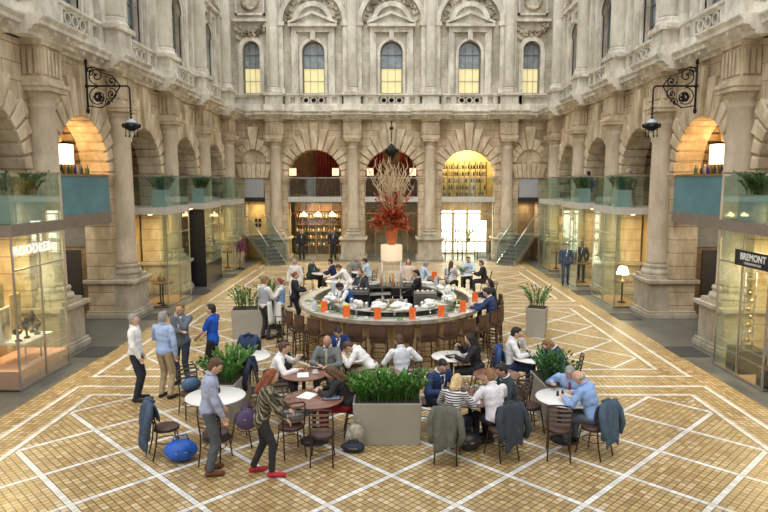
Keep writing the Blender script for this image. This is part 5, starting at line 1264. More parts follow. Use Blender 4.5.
# rope barrier, folding tray stand
def post(loc, label):
    t = empty('barrier_post', (*loc, 0), 0, label, 'barrier post', 'brass barrier posts'); MB().lathe([(.16, 0), (.16, .015), (.05, .03), (.02, .04)], n=20).build('base', m_blackm, t); MB().lathe([(.02, .03), (.02, .92), (.035, .94), (.035, .97), (0, 1.0)], n=12).build('pole', m_brass, t)
post((-2.98, 17.0), 'brass barrier post near the waiters'); post((-2.18, 15.3), 'brass barrier post by the left stools')
t = empty('barrier_rope', (-2.98, 17.0, .9), 0, 'dark sagging barrier rope between the two posts', 'rope'); MB().tube([(.8*q, -1.7*q, -.0-.42*4*q*(1-q)+.02) for q in [k/12 for k in range(13)]], .022, 8).build('rope', plain('dark_plush_rope', (.03, .02, .03), .8), t)
t = empty('tray_stand', (-2.75, 16.2, 0), R(20), 'black folding tray stand with crossed legs by the barrier', 'tray stand')
for sx in (-.22, .22):
    MB().tube([(sx, -.28, 0), (sx, .28, .82)], .013, 6).build('leg', m_iron, t); MB().tube([(sx+.02, .28, 0), (sx+.02, -.28, .82)], .013, 6).build('leg', m_iron, t)
MB().tube([(-.24, .28, .82), (.24, .28, .82)], .012, 6).build('top_bar', m_iron, t); MB().tube([(-.24, -.28, .82), (.24, -.28, .82)], .012, 6).build('top_bar', m_iron, t)
t = empty('service_trolley', (-3.55, 18.75, 0), 0, 'dark service trolley with white crockery behind the waiters', 'trolley'); MB().box(-.3, .3, -.3, .3, 0, .95).build('cabinet', m_blackm, t); MB().box(-.32, .32, -.32, .32, .95, .98).build('top', m_marble, t)
for k in range(3): MB().lathe([(0, 0), (.1, 0), (.12, .02), (0, .02)], n=16).build('plate_stack', m_porc, t, loc=(-.18+.18*k, .0, .98))
# ------------------------------------------------------------------ people
RM = []      # (object, voxel, fold strength) to be fused into one surface each
def fuse(o, vox, fold=0): RM.append((o, vox, fold)); return o
skin = [plain('skin_light', (.62, .38, .27), .5, 0, .08, 12), plain('skin_tan', (.50, .29, .19), .5, 0, .08, 12), plain('skin_deep', (.20, .10, .06), .45, 0, .08, 12)]
m_eye = plain('eye_dark', (.03, .02, .02), .2); m_lip = plain('lip', (.38, .14, .12), .5)
HAIR = {'grey': (.30, .29, .28), 'brown': (.10, .05, .025), 'dark': (.02, .015, .012), 'blond': (.62, .45, .22), 'auburn': (.22, .065, .025), 'lightbrown': (.24, .13, .06)}
def fab(name, c, var=.14): return plain('cloth_'+name, c, .85, 0, var, 7, .3)
def stripes():
    if 'stripes' in MATS: return MATS['stripes']
    m, nt, b = _nodes('striped_jersey'); t = nt.nodes.new('ShaderNodeTexCoord'); w_ = nt.nodes.new('ShaderNodeTexWave'); w_.bands_direction = 'Z'; w_.inputs['Scale'].default_value = 8.5; L(nt, t.outputs['Object'], w_.inputs['Vector'])
    r = ramp(nt, [(.45, (.03, .035, .06)), (.55, (.75, .75, .73))]); L(nt, w_.outputs['Color'], r.inputs['Fac']); L(nt, r.outputs['Color'], b.inputs['Base Color']); b.inputs['Roughness'].default_value = .8
    MATS['stripes'] = m; return m
def checks():
    if 'checks' in MATS: return MATS['checks']
    m, nt, b = _nodes('patterned_wool'); t = nt.nodes.new('ShaderNodeTexCoord'); w_ = nt.nodes.new('ShaderNodeTexWave'); w_.bands_direction = 'DIAGONAL'; w_.inputs['Scale'].default_value = 7; w_.inputs['Distortion'].default_value = 6; L(nt, t.outputs['Object'], w_.inputs['Vector'])
    r = ramp(nt, [(.35, (.05, .045, .035)), (.62, (.10, .09, .06)), (.8, (.30, .26, .17))]); L(nt, w_.outputs['Color'], r.inputs['Fac']); L(nt, r.outputs['Color'], b.inputs['Base Color']); b.inputs['Roughness'].default_value = .9
    MATS['checks'] = m; return m
def ik(S_, T_, a, b, pole):
    S_, T_ = Vector(S_), Vector(T_); d = T_-S_; D = min(d.length, (a+b)*.985); d.normalize(); T2 = S_+d*D
    x = (a*a-b*b+D*D)/(2*D); h = math.sqrt(max(a*a-x*x, 0)); p = Vector(pole); p = (p-d*p.dot(d)); p = p.normalized() if p.length > 1e-5 else d.orthogonal().normalized()
    return S_+d*x+p*h, T2
def person(label, x, y, rz, pose='stand', h=1.75, z=0, top='shirt', tc=(.8, .8, .8), tn=None, bc=(.03, .03, .04), hair='brown', hs='short', sk=0, lean=0, twist=0, hl=None, hr=None, head=(0, 0),
           sleeve='long', apron=None, tie=None, shirt=None, shoes=(.03, .025, .02), near=True, stride=0, seat=.47, side=0, legs=None, build_=1.0, vest=None, female=False, topmat=None, botmat=None, group=None):
    k = h/1.75; root = empty('person', (x, y, z), R(rz), label, 'person', group); vb = .0092 if near else .016; vg = .0125 if near else .02
    P = {}
    if pose == 'stand': pel = Vector((0, 0, .96*k))
    else: pel = Vector((0, -.02, seat+.10))
    Rm = Matrix.Rotation(R(-lean), 3, 'X') @ Matrix.Rotation(R(side), 3, 'Y') @ Matrix.Rotation(R(twist), 3, 'Z')
    U = lambda a, b_, c: pel+Rm @ (Vector((a, b_, c))*k)
    fw = .93 if female else 1
    chest, waist, nb = U(0, .0, .36), U(0, .01, .15), U(0, -.02, .52)
    hy, hp = head; Hm = Rm @ Matrix.Rotation(R(hy), 3, 'Z') @ Matrix.Rotation(R(-hp), 3, 'X')
    hb = U(0, -.01, .56); hc_ = hb+Hm @ (Vector((0, .025, .10))*k)
    sh = {s: U(s*.185*fw, -.01, .455) for s in (-1, 1)}
    hip = {s: pel+Vector((s*.095, 0, -.03))*1 for s in (-1, 1)}
    body = MB()
    # head
    body.ell(hc_, (.074*k, .094*k, .112*k), 16, 12, Hm); body.ell(hc_+Hm @ (Vector((0, .022, -.055))*k), (.054*k, .062*k, .062*k), 14, 10, Hm)
    body.ell(hc_+Hm @ (Vector((0, .094, -.018))*k), (.013*k, .02*k, .028*k), 8, 6, Hm); body.ell(hc_+Hm @ (Vector((0, .062, .022))*k), (.052*k, .03*k, .018*k), 10, 6, Hm)
    for s in (-1, 1): body.ell(hc_+Hm @ (Vector((s*.076, -.005, -.01))*k), (.012*k, .02*k, .032*k), 8, 6, Hm)
    body.cap(nb-Rm @ Vector((0, 0, .03)), hb+Hm @ (Vector((0, .0, .04))*k), .058*k, .05*k)
    Tsh = [(U(0, .005, .255), (.140*fw, .097, .14)), (U(0, .005, .08), (.136*fw, .097, .12)), (chest, (.150*fw, .098, .17)), (waist, (.128*fw, .092, .15)), (pel+Rm @ (Vector((0, 0, .02))*k), (.150, .105, .12)), (U(0, -.01, .44), (.165*fw, .075, .06))]
    for c, r in Tsh: body.ell(c, tuple(q*k for q in r), 16, 10, Rm)
    # arms
    dl = {-1: hl, 1: hr}; el = {}; wr = {}
    for s in (-1, 1):
        tgt = dl[s]
        if tgt is None: tg = sh[s]+Vector((s*.07, .05+.05*(s > 0), -.52*k))
        else: tg = Vector(tgt)
        pole = Vector((s*.8, -.35, -.75)) if tg.z > .7*k or pose != 'stand' else Vector((s*.25, -1, 0))
        el[s], wr[s] = ik(sh[s], tg, .285*k, .255*k, pole)
        body.cap(sh[s], el[s], .046*k, .037*k); body.cap(el[s], wr[s], .037*k, .025*k)
        # hand: palm, four bent fingers and a thumb leaving the side of the palm
        d = (wr[s]-el[s]).normalized(); up = Vector((0, 0, 1)) if abs(d.z) < .8 else Vector((0, 1, 0)); sd = d.cross(up).normalized(); nn = sd.cross(d).normalized()
        if abs(d.z) >= .8: sd, nn = Vector((0, 1, 0)), Vector((-s, 0, 0))*1.0
        pc = wr[s]+d*.045*k
        body.obox(pc, d, sd, nn, .045*k, .038*k, .013*k)
        for q in range(4):
            L_ = (.062, .072, .068, .052)[q]*k; p0 = pc+d*.04*k+sd*((q-1.5)*.0205*k); p1 = p0+d*L_*.5-nn*.006*k; p2 = p1+d*L_*.38-nn*.024*k
            body.cap(p0-d*.02*k, p1, .0098*k, .0092*k, 7); body.cap(p1, p2, .0092*k, .0085*k, 7)
        tsd = -sd*s if abs(d.z) < .8 else Vector((0, 1, 0))
        p0 = wr[s]+d*.025*k+tsd*.03*k; p1 = p0+d*.03*k+tsd*.028*k-nn*.008*k; body.cap(p0, p1, .0115*k, .0105*k, 7); body.cap(p1, p1+d*.028*k+tsd*.004*k-nn*.008*k, .0105*k, .009*k, 7)
    # legs
    kn, an, toe = {}, {}, {}
    for s in (-1, 1):
        if pose == 'stand':
            st = stride*s; an[s] = Vector((s*.11, st, .085)); kn[s], an[s] = ik(hip[s], an[s], .44*k, .43*k, (0, 1, 0)); toe[s] = an[s]+Vector((s*.03, .16, -.05))
        else:
            lx, ly = (legs or {}).get(s, (s*.13, .40)); kn[s] = Vector((s*.13+(lx-s*.13)*.6, .42*k, (.50 if seat < .6 else seat+.02)*1.0)); fz = .085 if seat < .6 else .36
            an[s] = Vector((lx, ly+.0, fz)); toe[s] = an[s]+Vector((s*.02, .16, -.05))
        body.cap(hip[s], kn[s], .075*k, .05*k); body.cap(kn[s], an[s], .047*k, .032*k); body.cap(an[s]+Vector((0, -.03, -.035)), toe[s], .034, .027)
    fuse(body.build('body', skin[sk], root), vb)
    # face
    for s in (-1, 1):
        e = MB(); e.ell(hc_+Hm @ (Vector((s*.030, .083, .002))*k), .0095*k, 8, 6, None); e.build('eye', m_eye, root)
    e = MB(); e.ell(hc_+Hm @ (Vector((0, .083, -.062))*k), (.022*k, .008*k, .006*k), 10, 6, Hm); e.build('mouth', m_lip, root)
    # trousers
    bm_ = botmat or fab('t%02d%02d%02d' % tuple(int(c*99) for c in bc), bc); mb = MB()
    mb.ell(pel+Rm @ (Vector((0, 0, .02))*k), (.165*build_*k, .122*build_*k, .13*k), 16, 10)
    for s in (-1, 1):
        mb.cap(hip[s], kn[s], .092*k, .068*k); mb.cap(kn[s], an[s]+Vector((0, 0, .03)), .066*k, .056*k)
    fuse(mb.build('trousers', bm_, root), vg, .012)
    for s in (-1, 1):
        sb = MB(); sb.cap(an[s]+Vector((0, -.045, -.037)), toe[s]+Vector((0, .02, .005)), .042, .036); sb.cap(an[s], an[s]+Vector((0, 0, -.03)), .042, .042)
        for i, v in enumerate(sb.v): sb.v[i] = (v[0], v[1], max(v[2], an[s].z-.084))
        fuse(sb.build('shoe', fab('shoe%02d%02d%02d' % tuple(int(c*99) for c in shoes), shoes), root), .012 if near else .02)
    # upper garment
    jacket = top in ('jacket', 'coat'); inf = .032 if jacket else .021; inf *= k
    tm = topmat or fab('%s%02d%02d%02d' % (top, *[int(c*99) for c in tc]), tc); mb = MB()
    for c, r in Tsh: mb.ell(c, (r[0]*k*build_+inf, r[1]*k*build_+inf, r[2]*k+inf*.5), 18, 12, Rm)
    if jacket or top in ('sweater', 'polo', 'loose'):
        mb.ell(pel+Rm @ (Vector((0, -.01, -.03 if pose == 'stand' else .03))*k), (.165*k*build_+inf, .12*k*build_+inf, (.16 if pose == 'stand' else .11)*k), 18, 12, Rm)
    for s in (-1, 1):
        if sleeve == 'none': mb.ell(sh[s], .06*k); continue
        mb.cap(sh[s], el[s], .062*k+inf*.3, .050*k+inf*.4)
        if sleeve == 'short': continue
        e2 = wr[s] if sleeve == 'long' else el[s].lerp(wr[s], .45); mb.cap(el[s], e2, .050*k+inf*.4, .036*k+inf*.3)
    if sleeve == 'short':
        mb = MB()
        for c, r in Tsh: mb.ell(c, (r[0]*k*build_+inf, r[1]*k*build_+inf, r[2]*k+inf*.5), 18, 12, Rm)
        mb.ell(pel+Rm @ (Vector((0, 0, -.01))*k), (.17*k, .125*k, .12*k), 18, 12, Rm)
        for s in (-1, 1): mb.cap(sh[s], sh[s].lerp(el[s], .72), .064*k, .058*k)
    mb.cap(nb-Rm @ Vector((0, 0, .05)), nb+Rm @ Vector((0, 0, .015*k)), .075*k, .062*k)
    fuse(mb.build({'jacket': 'jacket', 'coat': 'coat', 'sweater': 'sweater', 'polo': 'polo_shirt', 'loose': 'top', 'shirt': 'shirt'}[top], tm, root), vg, .016 if jacket else .012)
    fr = lambda a, b_, c: U(a, b_, c)
    if jacket or shirt:
        sm_ = fab('front%02d' % int((shirt or (.8,))[0]*99), shirt or (.8, .8, .8), .04); v = MB(); yy = (.098*build_+.030)
        A = [fr(-.052, yy*.62, .50), fr(.052, yy*.62, .50), fr(.035, yy+.002, .40), fr(0, yy+.012, .22), fr(-.035, yy+.002, .40)]
        B = [q-Rm @ Vector((0, .03, 0)) for q in A]; ia = [v.V(q) for q in A]; ib = [v.V(q) for q in B]; v.F(*ia); v.F(*ib[::-1])
        for i in range(5): v.F(ia[i], ib[i], ib[(i+1) % 5], ia[(i+1) % 5])
        v.build('shirt_front', sm_, root)
    if jacket or top == 'shirt':
        c_ = MB(); cm_ = fab('front%02d' % int((shirt or (.8,))[0]*99), shirt or (.8, .8, .8), .04) if jacket else tm
        c_.tube([nb+Rm @ (Vector((.068*cos(a), .062*sin(a)+.01, .02+.02*(-sin(a))))*k) for a in [pi*.5+.35+(2*pi-.7)*q/16 for q in range(17)]], .015*k, 6); c_.build('collar', cm_, root)
    if tie:
        v = MB(); yy = .098*build_+.040; v.tube([fr(0, yy*.68, .485), fr(0, yy+.008, .38), fr(0, yy+.012, .22), fr(0, yy+.008, .06)], [.016, .02, .028, .012], 6); v.build('tie', fab('tie%02d%02d%02d' % tuple(int(c*99) for c in tie), tie), root)
    if vest:
        mb = MB()
        for c, r in Tsh[:4]: mb.ell(c, (r[0]*k+.036*k, r[1]*k+.038*k, r[2]*k+.01), 18, 12, Rm)
        fuse(mb.build('waistcoat', fab('v%02d%02d%02d' % tuple(int(c*99) for c in vest), vest), root), vg, .006)
    if apron:
        mb = MB(); mb.smooth = True; n = 22; rows = []
        for j in range(7):
            t_ = j/6; zz = pel.z+.10-t_*.62; row = []
            for q in range(n+1):
                a = -pi*.12+pi*1.24*q/n; rr = .165+.05*t_+.012*sin(q*2.1+j*.3)*t_; row.append(mb.V((rr*1.1*cos(a), rr*sin(a)*1.0+.01, zz)))
            rows.append(row)
        for A, B in zip(rows, rows[1:]):
            for q in range(n): mb.F(A[q], A[q+1], B[q+1], B[q])
        o = mb.build('apron', fab('apron', (.80, .80, .78), .04), root); m_ = o.modifiers.new('t', 'SOLIDIFY'); m_.thickness = .012
    # hair
    if hs != 'bald':
        mb = MB(); mb.ell(hc_+Hm @ (Vector((0, -.022, .022))*k), (.084*k, .092*k, .106*k), 16, 12, Hm)
        if hs == 'short': mb.ell(hc_+Hm @ (Vector((0, -.045, -.03))*k), (.076*k, .062*k, .07*k), 14, 10, Hm); mb.ell(hc_+Hm @ (Vector((.01, .035, .095))*k), (.055*k, .055*k, .028*k), 12, 8, Hm)
        if hs in ('long', 'bob'):
            dn = .30 if hs == 'long' else .15
            mb.cap(hc_+Hm @ (Vector((0, -.06, 0))*k), hc_+Hm @ (Vector((0, -.085, -dn))*k), .078*k, .062*k)
            for s in (-1, 1): mb.cap(hc_+Hm @ (Vector((s*.066, -.02, .02))*k), hc_+Hm @ (Vector((s*.072, -.02, -dn*.85))*k), .036*k, .03*k)
        if hs == 'bun': mb.ell(hc_+Hm @ (Vector((0, -.11, .0))*k), .045*k); mb.ell(hc_+Hm @ (Vector((0, -.045, -.03))*k), (.076*k, .062*k, .07*k), 14, 10, Hm)
        fuse(mb.build('hair', plain('hair_'+hair, HAIR[hair], .55, 0, .3, 40, .4), root), .010 if near else .018, .008)
    elif hair:
        mb = MB(); mb.ell(hc_+Hm @ (Vector((0, -.03, -.028))*k), (.080*k, .076*k, .045*k), 16, 10, Hm); fuse(mb.build('hair', plain('hair_'+hair, HAIR[hair], .55, 0, .3, 40, .4), root), .010 if near else .018)
    return root
WH = (.80, .80, .80); NAVY = (.025, .045, .115); BLK = (.022, .022, .027); LB = (.36, .50, .74); GREY = (.11, .12, .135)
# standing on the left
person('grey haired man in a white shirt and black trousers standing at far left, facing right', -5.08, 12.3, -82, h=1.78, top='shirt', tc=(.84, .84, .82), bc=(.025, .03, .045), hair='grey', hl=(-.21, .06, .92), hr=(.20, .12, .93), head=(0, -4), build_=1.06)
person('man in a light blue shirt and khaki trousers standing with his back to us', -4.55, 12.42, -22, h=1.80, top='shirt', tc=(.38, .50, .76), bc=(.40, .32, .20), hair='grey', hl=(-.12, .26, 1.25), hr=(.24, .05, .9), build_=1.08)
person('man in a grey sweater facing us with a hand raised to his mouth', -4.50, 13.35, 172, h=1.80, top='sweater', tc=(.12, .145, .18), bc=(.035, .05, .085), hair='lightbrown', hl=(-.02, .20, 1.50), hr=(-.12, .24, 1.22), shirt=(.7, .7, .7), head=(-8, 8))
person('young man in a bright blue polo shirt and black trousers, looking left', -3.86, 13.45, 78, h=1.75, top='polo', tc=(.012, .09, .50), sleeve='short', bc=(.02, .02, .025), hair='dark', hl=(-.10, .30, 1.02), hr=(.14, .30, .98), head=(15, 4))
person('man in a lilac grey shirt and grey trousers standing in front at left, looking down', -2.72, 9.10, -72, h=1.80, top='shirt', tc=(.36, .40, .55), bc=(.09, .10, .115), hair='brown', hl=(-.20, .20, .96), hr=(.20, .22, .84), head=(-4, 24), lean=6, shoes=(.13, .05, .03), sleeve='long', build_=1.05)
person('woman with brown hair in a patterned jacket and red shoes walking past the front tables', -1.92, 9.05, -78, h=1.66, top='coat', topmat=checks(), bc=(.03, .03, .035), hair='auburn', hs='long', hl=(-.16, .42, .92), hr=(.18, .38, .86), head=(0, 18), lean=12, shoes=(.45, .03, .04), stride=.13, female=True, shirt=(.12, .12, .1))
t = bag((-2.12, 8.98, .72), R(20), .16, .10, .34, plain('purple_bag', (.07, .045, .12), .5), 'dark purple bag carried at the side of the woman in red shoes', True, name='shoulder_bag')
# staff round the bar
person('waiter in a grey waistcoat and white apron, back turned, by the left planter', -3.50, 17.25, -38, h=1.78, tc=WH, vest=(.38, .42, .50), bc=(.04, .04, .045), hair='lightbrown', apron=True, hl=(-.16, .28, 1.12), hr=(.12, .34, 1.12), near=False, head=(-5, 15))
person('waitress in a blue waistcoat and long white apron facing left', -3.10, 17.55, 85, h=1.70, tc=WH, vest=(.20, .32, .60), bc=(.04, .04, .045), hair='auburn', hs='bun', apron=True, hl=(-.10, .32, 1.10), hr=(.16, .30, 1.08), near=False, head=(0, 12), female=True)
person('waitress in a black suit with red brown hair standing left of the bar', -2.88, 18.75, -88, h=1.70, top='jacket', tc=BLK, bc=(.02, .02, .022), hair='auburn', hs='bun', hl=(-.12, .30, 1.15), hr=(.14, .34, 1.15), near=False, female=True, head=(0, 10))
person('waiter in white crossing behind the bar at left', -3.35, 21.9, 160, h=1.72, tc=WH, bc=(.06, .06, .07), hair='grey', apron=True, near=False, stride=.12)
person('bartender in a royal blue waistcoat leaning over the bar', -1.05, 17.25, 100, h=1.75, tc=WH, vest=(.02, .09, .36), bc=BLK, hair='dark', sk=2, lean=30, hl=(-.22, .58, 1.1), hr=(.12, .58, 1.1), near=False, head=(0, 25))
person('bartender in white stretching left across the back of the bar', -1.35, 21.0, 75, h=1.78, tc=WH, bc=BLK, hair='brown', lean=38, hl=(-.2, .75, 1.12), hr=(.15, .75, 1.12), near=False, head=(0, 10))
person('auburn haired waitress in dark grey standing inside the bar', -.92, 19.15, 150, h=1.72, top='jacket', tc=(.05, .055, .065), bc=BLK, hair='auburn', hs='bun', hl=(-.15, .28, 1.1), hr=(.15, .30, 1.05), near=False, female=True, head=(0, 18))
person('dark haired barman in a black suit standing inside the bar at right', .78, 18.9, 88, h=1.74, top='jacket', tc=(.018, .018, .022), bc=BLK, hair='dark', hl=(-.15, .34, 1.08), hr=(.12, .36, 1.06), near=False, head=(0, 14))
person('woman standing behind the bar right of the flower drum', .60, 22.3, 170, h=1.66, tc=(.75, .62, .55), bc=BLK, hair='brown', hs='bob', near=False, female=True)
# guests on stools
ST_ = dict(pose='sit', seat=.78)
person('man in a navy suit on a bar stool at the right end of the bar', 2.62, 16.05, 62, h=1.80, top='jacket', tc=(.03, .055, .14), bc=(.03, .035, .06), hair='dark', lean=16, hl=(-.25, .52, 1.14), hr=(.08, .55, 1.14), head=(0, 10), **ST_)
person('guest in black on a stool at the far right of the bar', 2.92, 17.9, 90, h=1.68, top='jacket', tc=(.03, .03, .035), bc=BLK, hair='dark', hs='bob', lean=14, hl=(-.2, .45, 1.14), hr=(.1, .5, 1.14), near=False, female=True, **ST_)
for x_, y_, a_ in ((2.62, 16.05, 62), (2.92, 17.9, 90)): place(stool, (x_, y_, 0), R(a_), 'bar stool under the %s' % ('man in the navy suit' if y_ < 17 else 'guest in black at the far right'))
# seated at the cafe tables
st = dict(pose='sit')
def tabhand(s, f=.36, w=.16): return (s*w, f, .80)
person('man in a white shirt with a dark tie leaning on the coffee table, facing right', -2.30, 11.85, -88, h=1.80, tc=(.84, .84, .84), bc=(.05, .05, .06), tie=(.05, .05, .07), hair='brown', lean=24, hl=(-.05, .52, 1.0), hr=(.14, .50, .80), head=(0, -8), **st)
person('bald man in a grey suit with a pale tie facing the camera', -1.26, 12.33, 172, h=1.80, top='jacket', tc=(.17, .185, .18), bc=(.06, .06, .065), tie=(.42, .38, .25), hs='bald', hair=None, sk=1, lean=6, hl=(-.10, .34, .80), hr=(.12, .34, .82), head=(6, 14), **st)
person('young man in a navy sweater over a white shirt looking down at his food', -1.20, 13.42, -160, h=1.76, top='sweater', tc=(.018, .045, .17), shirt=WH, bc=(.04, .05, .08), hair='dark', lean=14, hl=tabhand(-1, .42), hr=tabhand(1, .42), head=(0, 32), **st)
person('man in a white shirt and beige trousers bent low over his food', -.40, 12.68, 82, h=1.80, tc=(.84, .84, .84), bc=(.30, .24, .17), hair='brown', lean=46, hl=(-.16, .56, .82), hr=(.12, .54, .82), head=(0, 28), **st)
person('man in a pale grey waistcoat and white sleeves seen from behind', .22, 12.2, 22, h=1.78, tc=(.80, .82, .85), vest=(.58, .62, .68), bc=(.66, .66, .65), hair='brown', sk=1, lean=14, hl=(-.18, .40, .80), hr=(.30, .28, .80), head=(10, 14), **st)
person('woman with long brown hair writing at the front brown table', -.76, 10.52, 84, h=1.68, top='loose', tc=(.03, .03, .035), bc=(.30, .02, .03), hair='brown', hs='long', lean=24, hl=(-.10, .46, .80), hr=(.12, .44, .80), head=(0, 30), female=True, **st)
person('woman with long dark hair in a black leather jacket facing left', 1.74, 12.62, 84, h=1.68, top='jacket', tc=(.025, .025, .028), bc=BLK, shirt=(.5, .45, .42), hair='dark', hs='long', lean=14, hl=(-.14, .42, .82), hr=(.08, .36, 1.0), head=(0, 12), female=True, **st)
person('navy suited man with dark hair at the left of the table of four', .78, 10.78, -148, h=1.80, top='jacket', tc=(.022, .045, .13), bc=(.03, .04, .07), hair='dark', lean=14, hl=(-.14, .38, .82), hr=(.14, .38, .82), head=(-6, 16), **st)
person('blonde woman in a striped black and white top, seen from behind', .95, 9.78, -28, h=1.68, top='loose', topmat=stripes(), bc=(.03, .04, .07), hair='blond', hs='bob', lean=20, hl=(-.14, .40, .80), hr=(.16, .42, .80), head=(-6, 14), female=True, **st)
person('blond man in a pale pink white shirt seen from behind at the table of four', 1.68, 9.86, 22, h=1.80, tc=(.72, .70, .76), bc=(.03, .035, .05), hair='lightbrown', lean=18, hl=(-.26, .40, .80), hr=(.12, .42, .80), head=(10, 10), build_=1.08, **st)
person('dark haired man in a charcoal suit at the right of the table of four', 2.02, 10.42, 100, h=1.76, top='jacket', tc=(.035, .05, .065), bc=BLK, hair='dark', lean=14, hl=(-.14, .38, .82), hr=(.12, .40, .82), head=(0, 14), sk=1, **st)
person('man in a white shirt and dark tie resting his chin on his hand, facing right', 2.46, 12.95, -96, h=1.80, tc=(.82, .82, .84), tie=(.03, .04, .08), bc=(.03, .05, .12), hair='dark', lean=10, hl=(.02, .26, 1.12), hr=(.14, .40, .82), head=(0, 10), **st)
person('man in a navy jacket holding his head over the rear right table', 3.48, 12.35, 70, h=1.76, top='jacket', tc=(.02, .035, .085), bc=BLK, hair='lightbrown', hs='short', sk=1, lean=30, hl=(-.10, .44, 1.02), hr=(.10, .44, 1.0), head=(0, 26), **st)
person('man in a light blue shirt with a maroon tie leaning over the right white table', 3.22, 11.05, 160, h=1.84, tc=(.34, .48, .78), tie=(.20, .02, .03), bc=(.05, .06, .08), hair='grey', sk=1, lean=40, hl=(-.34, .34, .84), hr=(.30, .36, .84), head=(0, 5), build_=1.1, **st)
person('bald man in a blue shirt seen from the side at the right white table', 3.28, 9.92, 48, h=1.80, tc=(.28, .42, .72), bc=(.10, .13, .17), hs='bald', hair='grey', sk=0, lean=24, hl=(-.16, .46, .82), hr=(.12, .44, .84), head=(6, 12), build_=1.1, **st)
# far tables
n_ = dict(pose='sit', near=False)
person('man in a dark green jacket at the back left table', -3.28, 25.4, -100, top='jacket', tc=(.03, .06, .05), hair='grey', lean=10, hl=(-.1, .4, .8), hr=(.1, .4, .8), **n_)
person('man in dark blue at the back left table, facing left', -2.25, 24.75, 80, top='jacket', tc=(.02, .03, .10), hair='dark', lean=14, hl=(-.1, .4, .8), hr=(.1, .4, .8), **n_)
person('man in a pale blue shirt sitting at the back left of the flower drum', -.88, 25.1, 70, tc=(.5, .62, .8), hair='dark', lean=18, hl=(-.1, .4, .8), hr=(.1, .4, .8), **n_)
person('grey haired guest at the back beside the left pedestal', -1.50, 25.95, -150, tc=(.3, .28, .26), hair='grey', lean=8, **n_)
person('man in a pale blue shirt at the back, just right of the bar', 1.15, 24.15, -70, tc=(.5, .64, .85), hair='grey', lean=16, hl=(-.1, .4, .8), hr=(.1, .4, .8), **n_)
person('woman with long brown hair in a pale top at the back right table', 2.22, 24.1, -30, tc=(.55, .58, .70), hair='brown', hs='long', female=True, lean=14, hl=(-.1, .4, .8), hr=(.1, .4, .8), **n_)
person('man in a pale blue shirt facing us at the back right table', 3.12, 25.55, 170, tc=(.50, .64, .80), hair='dark', lean=8, hl=(-.1, .4, .8), hr=(.1, .4, .8), **n_)
t_ = place(chair, (3.62, 24.35, 0), R(80), 'cafe chair under the man in the dark suit at the back right')
person('man in a dark suit at the back right table, facing left', 3.60, 24.35, 82, top='jacket', tc=(.025, .025, .03), hair='brown', lean=12, hl=(-.1, .4, .8), hr=(.1, .4, .8), **n_)
person('doorman in a dark suit standing left in the restaurant entrance', -5.0, 35.3, 180, top='jacket', tc=(.03, .03, .035), hair='dark', near=False)
person('doorman in a dark suit standing right in the restaurant entrance', -3.25, 35.3, 180, top='jacket', tc=(.035, .035, .045), hair='dark', near=False, sk=1)
person('man in a dark blue suit walking along the right shop fronts', 7.35, 26.6, 170, h=1.78, top='jacket', tc=(.05, .08, .13), bc=(.05, .07, .11), hair='dark', near=False, stride=.15)
person('shop attendant in a dark suit inside the second right shop', 8.35, 27.7, 150, h=1.75, z=.021, top='jacket', tc=(.03, .03, .035), hair='dark', near=False, sk=2)
person('visitor in a dark purple top beside the left shop by the stairs', -7.45, 31.4, 150, h=1.68, tc=(.12, .03, .08), bc=(.35, .28, .2), hair='brown', near=False, hs='bob', female=True)
person('diner in a dark coat sitting behind the right balcony glass', 8.35, 22.6, 60, z=3.472, h=1.7, top='jacket', tc=(.10, .06, .04), hair='grey', pose='sit', near=False)
place(chair, (8.37, 22.58, 3.472), R(60), 'cafe chair of the diner behind the nearest right balcony')
person('diner in a blue shirt sitting behind the middle right balcony glass', 8.35, 27.2, 20, z=3.472, h=1.7, tc=(.08, .18, .5), hair='dark', pose='sit', near=False)
place(chair, (8.36, 27.15, 3.472), R(20), 'cafe chair of the diner in blue behind the middle right balcony')

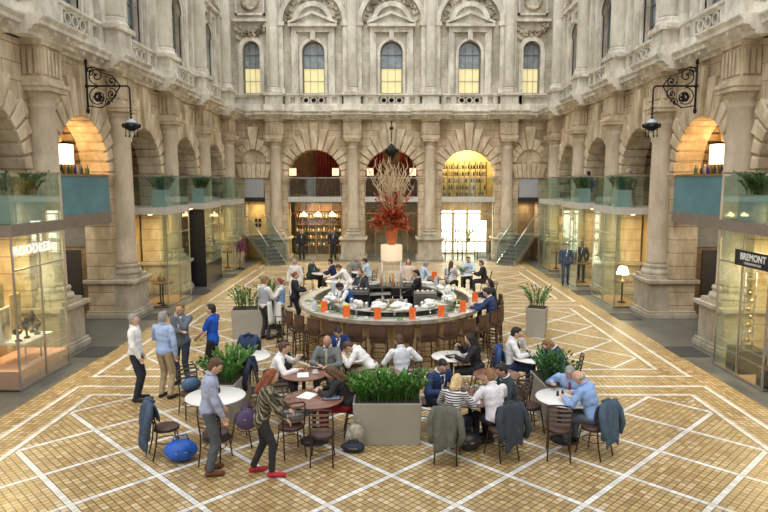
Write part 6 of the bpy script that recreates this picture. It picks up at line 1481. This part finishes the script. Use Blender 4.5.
# fuse every body and garment into one continuous surface
_tex = bpy.data.textures.new('folds', 'CLOUDS'); _tex.noise_scale = .09
for o, vox, fold in RM:
    m = o.modifiers.new('fuse', 'REMESH'); m.mode = 'VOXEL'; m.voxel_size = vox; m.use_smooth_shade = True
    m = o.modifiers.new('relax', 'SMOOTH'); m.factor = .5; m.iterations = 3 if o.name.startswith('body') else 9
    if fold: m = o.modifiers.new('folds', 'DISPLACE'); m.texture = _tex; m.strength = fold*2; m.mid_level = .5; m.texture_coords = 'GLOBAL'
bpy.context.view_layer.update(); _dg = bpy.context.evaluated_depsgraph_get()
_new = [(o, bpy.data.meshes.new_from_object(o.evaluated_get(_dg))) for o, v, f in RM]
for o, me in _new: o.modifiers.clear(); o.data = me
# ------------------------------------------------------------------ camera, light, view
cam = bpy.data.cameras.new('camera'); co = bpy.data.objects.new('camera', cam); COL.objects.link(co)
cam.sensor_width = 36; cam.lens = 36*636/768; cam.shift_x = -7.5/768
pit = math.atan(75/640); co.location = (0, 0, 4.35); co.rotation_euler = (pi/2-pit, 0, 0); cam.clip_end = 200
S.camera = co
w = bpy.data.worlds.new('sky'); S.world = w; w.use_nodes = True
bg = w.node_tree.nodes['Background']; bg.inputs[0].default_value = (.95, .975, 1, 1); bg.inputs[1].default_value = 1.0
sl_ = bpy.data.lights.new('roof_daylight', 'SUN'); sl_.energy = 1.5; sl_.angle = R(50); sl_.color = (1, .97, .92)
so_ = bpy.data.objects.new('roof_daylight', sl_); COL.objects.link(so_); so_.rotation_euler = (R(28), R(-9), 0)
S.view_settings.view_transform = 'Standard'; S.view_settings.look = 'None'; S.view_settings.gamma = 1; S.view_settings.use_curve_mapping = False
S.view_settings.exposure = .32
for o in bpy.data.objects:
    if '_used' in o.keys(): del o['_used']

_dg = bpy.context.evaluated_depsgraph_get()
for o in TXT:      # lettering as real meshes
    me = bpy.data.meshes.new_from_object(o.evaluated_get(_dg)); n = bpy.data.objects.new(o.name, me); COL.objects.link(n)
    n.parent = o.parent; n.location = o.location; n.rotation_euler = o.rotation_euler
    for k in ('label', 'category'):
        if k in o.keys(): n[k] = o[k]
    nm = o.name; bpy.data.objects.remove(o); n.name = nm
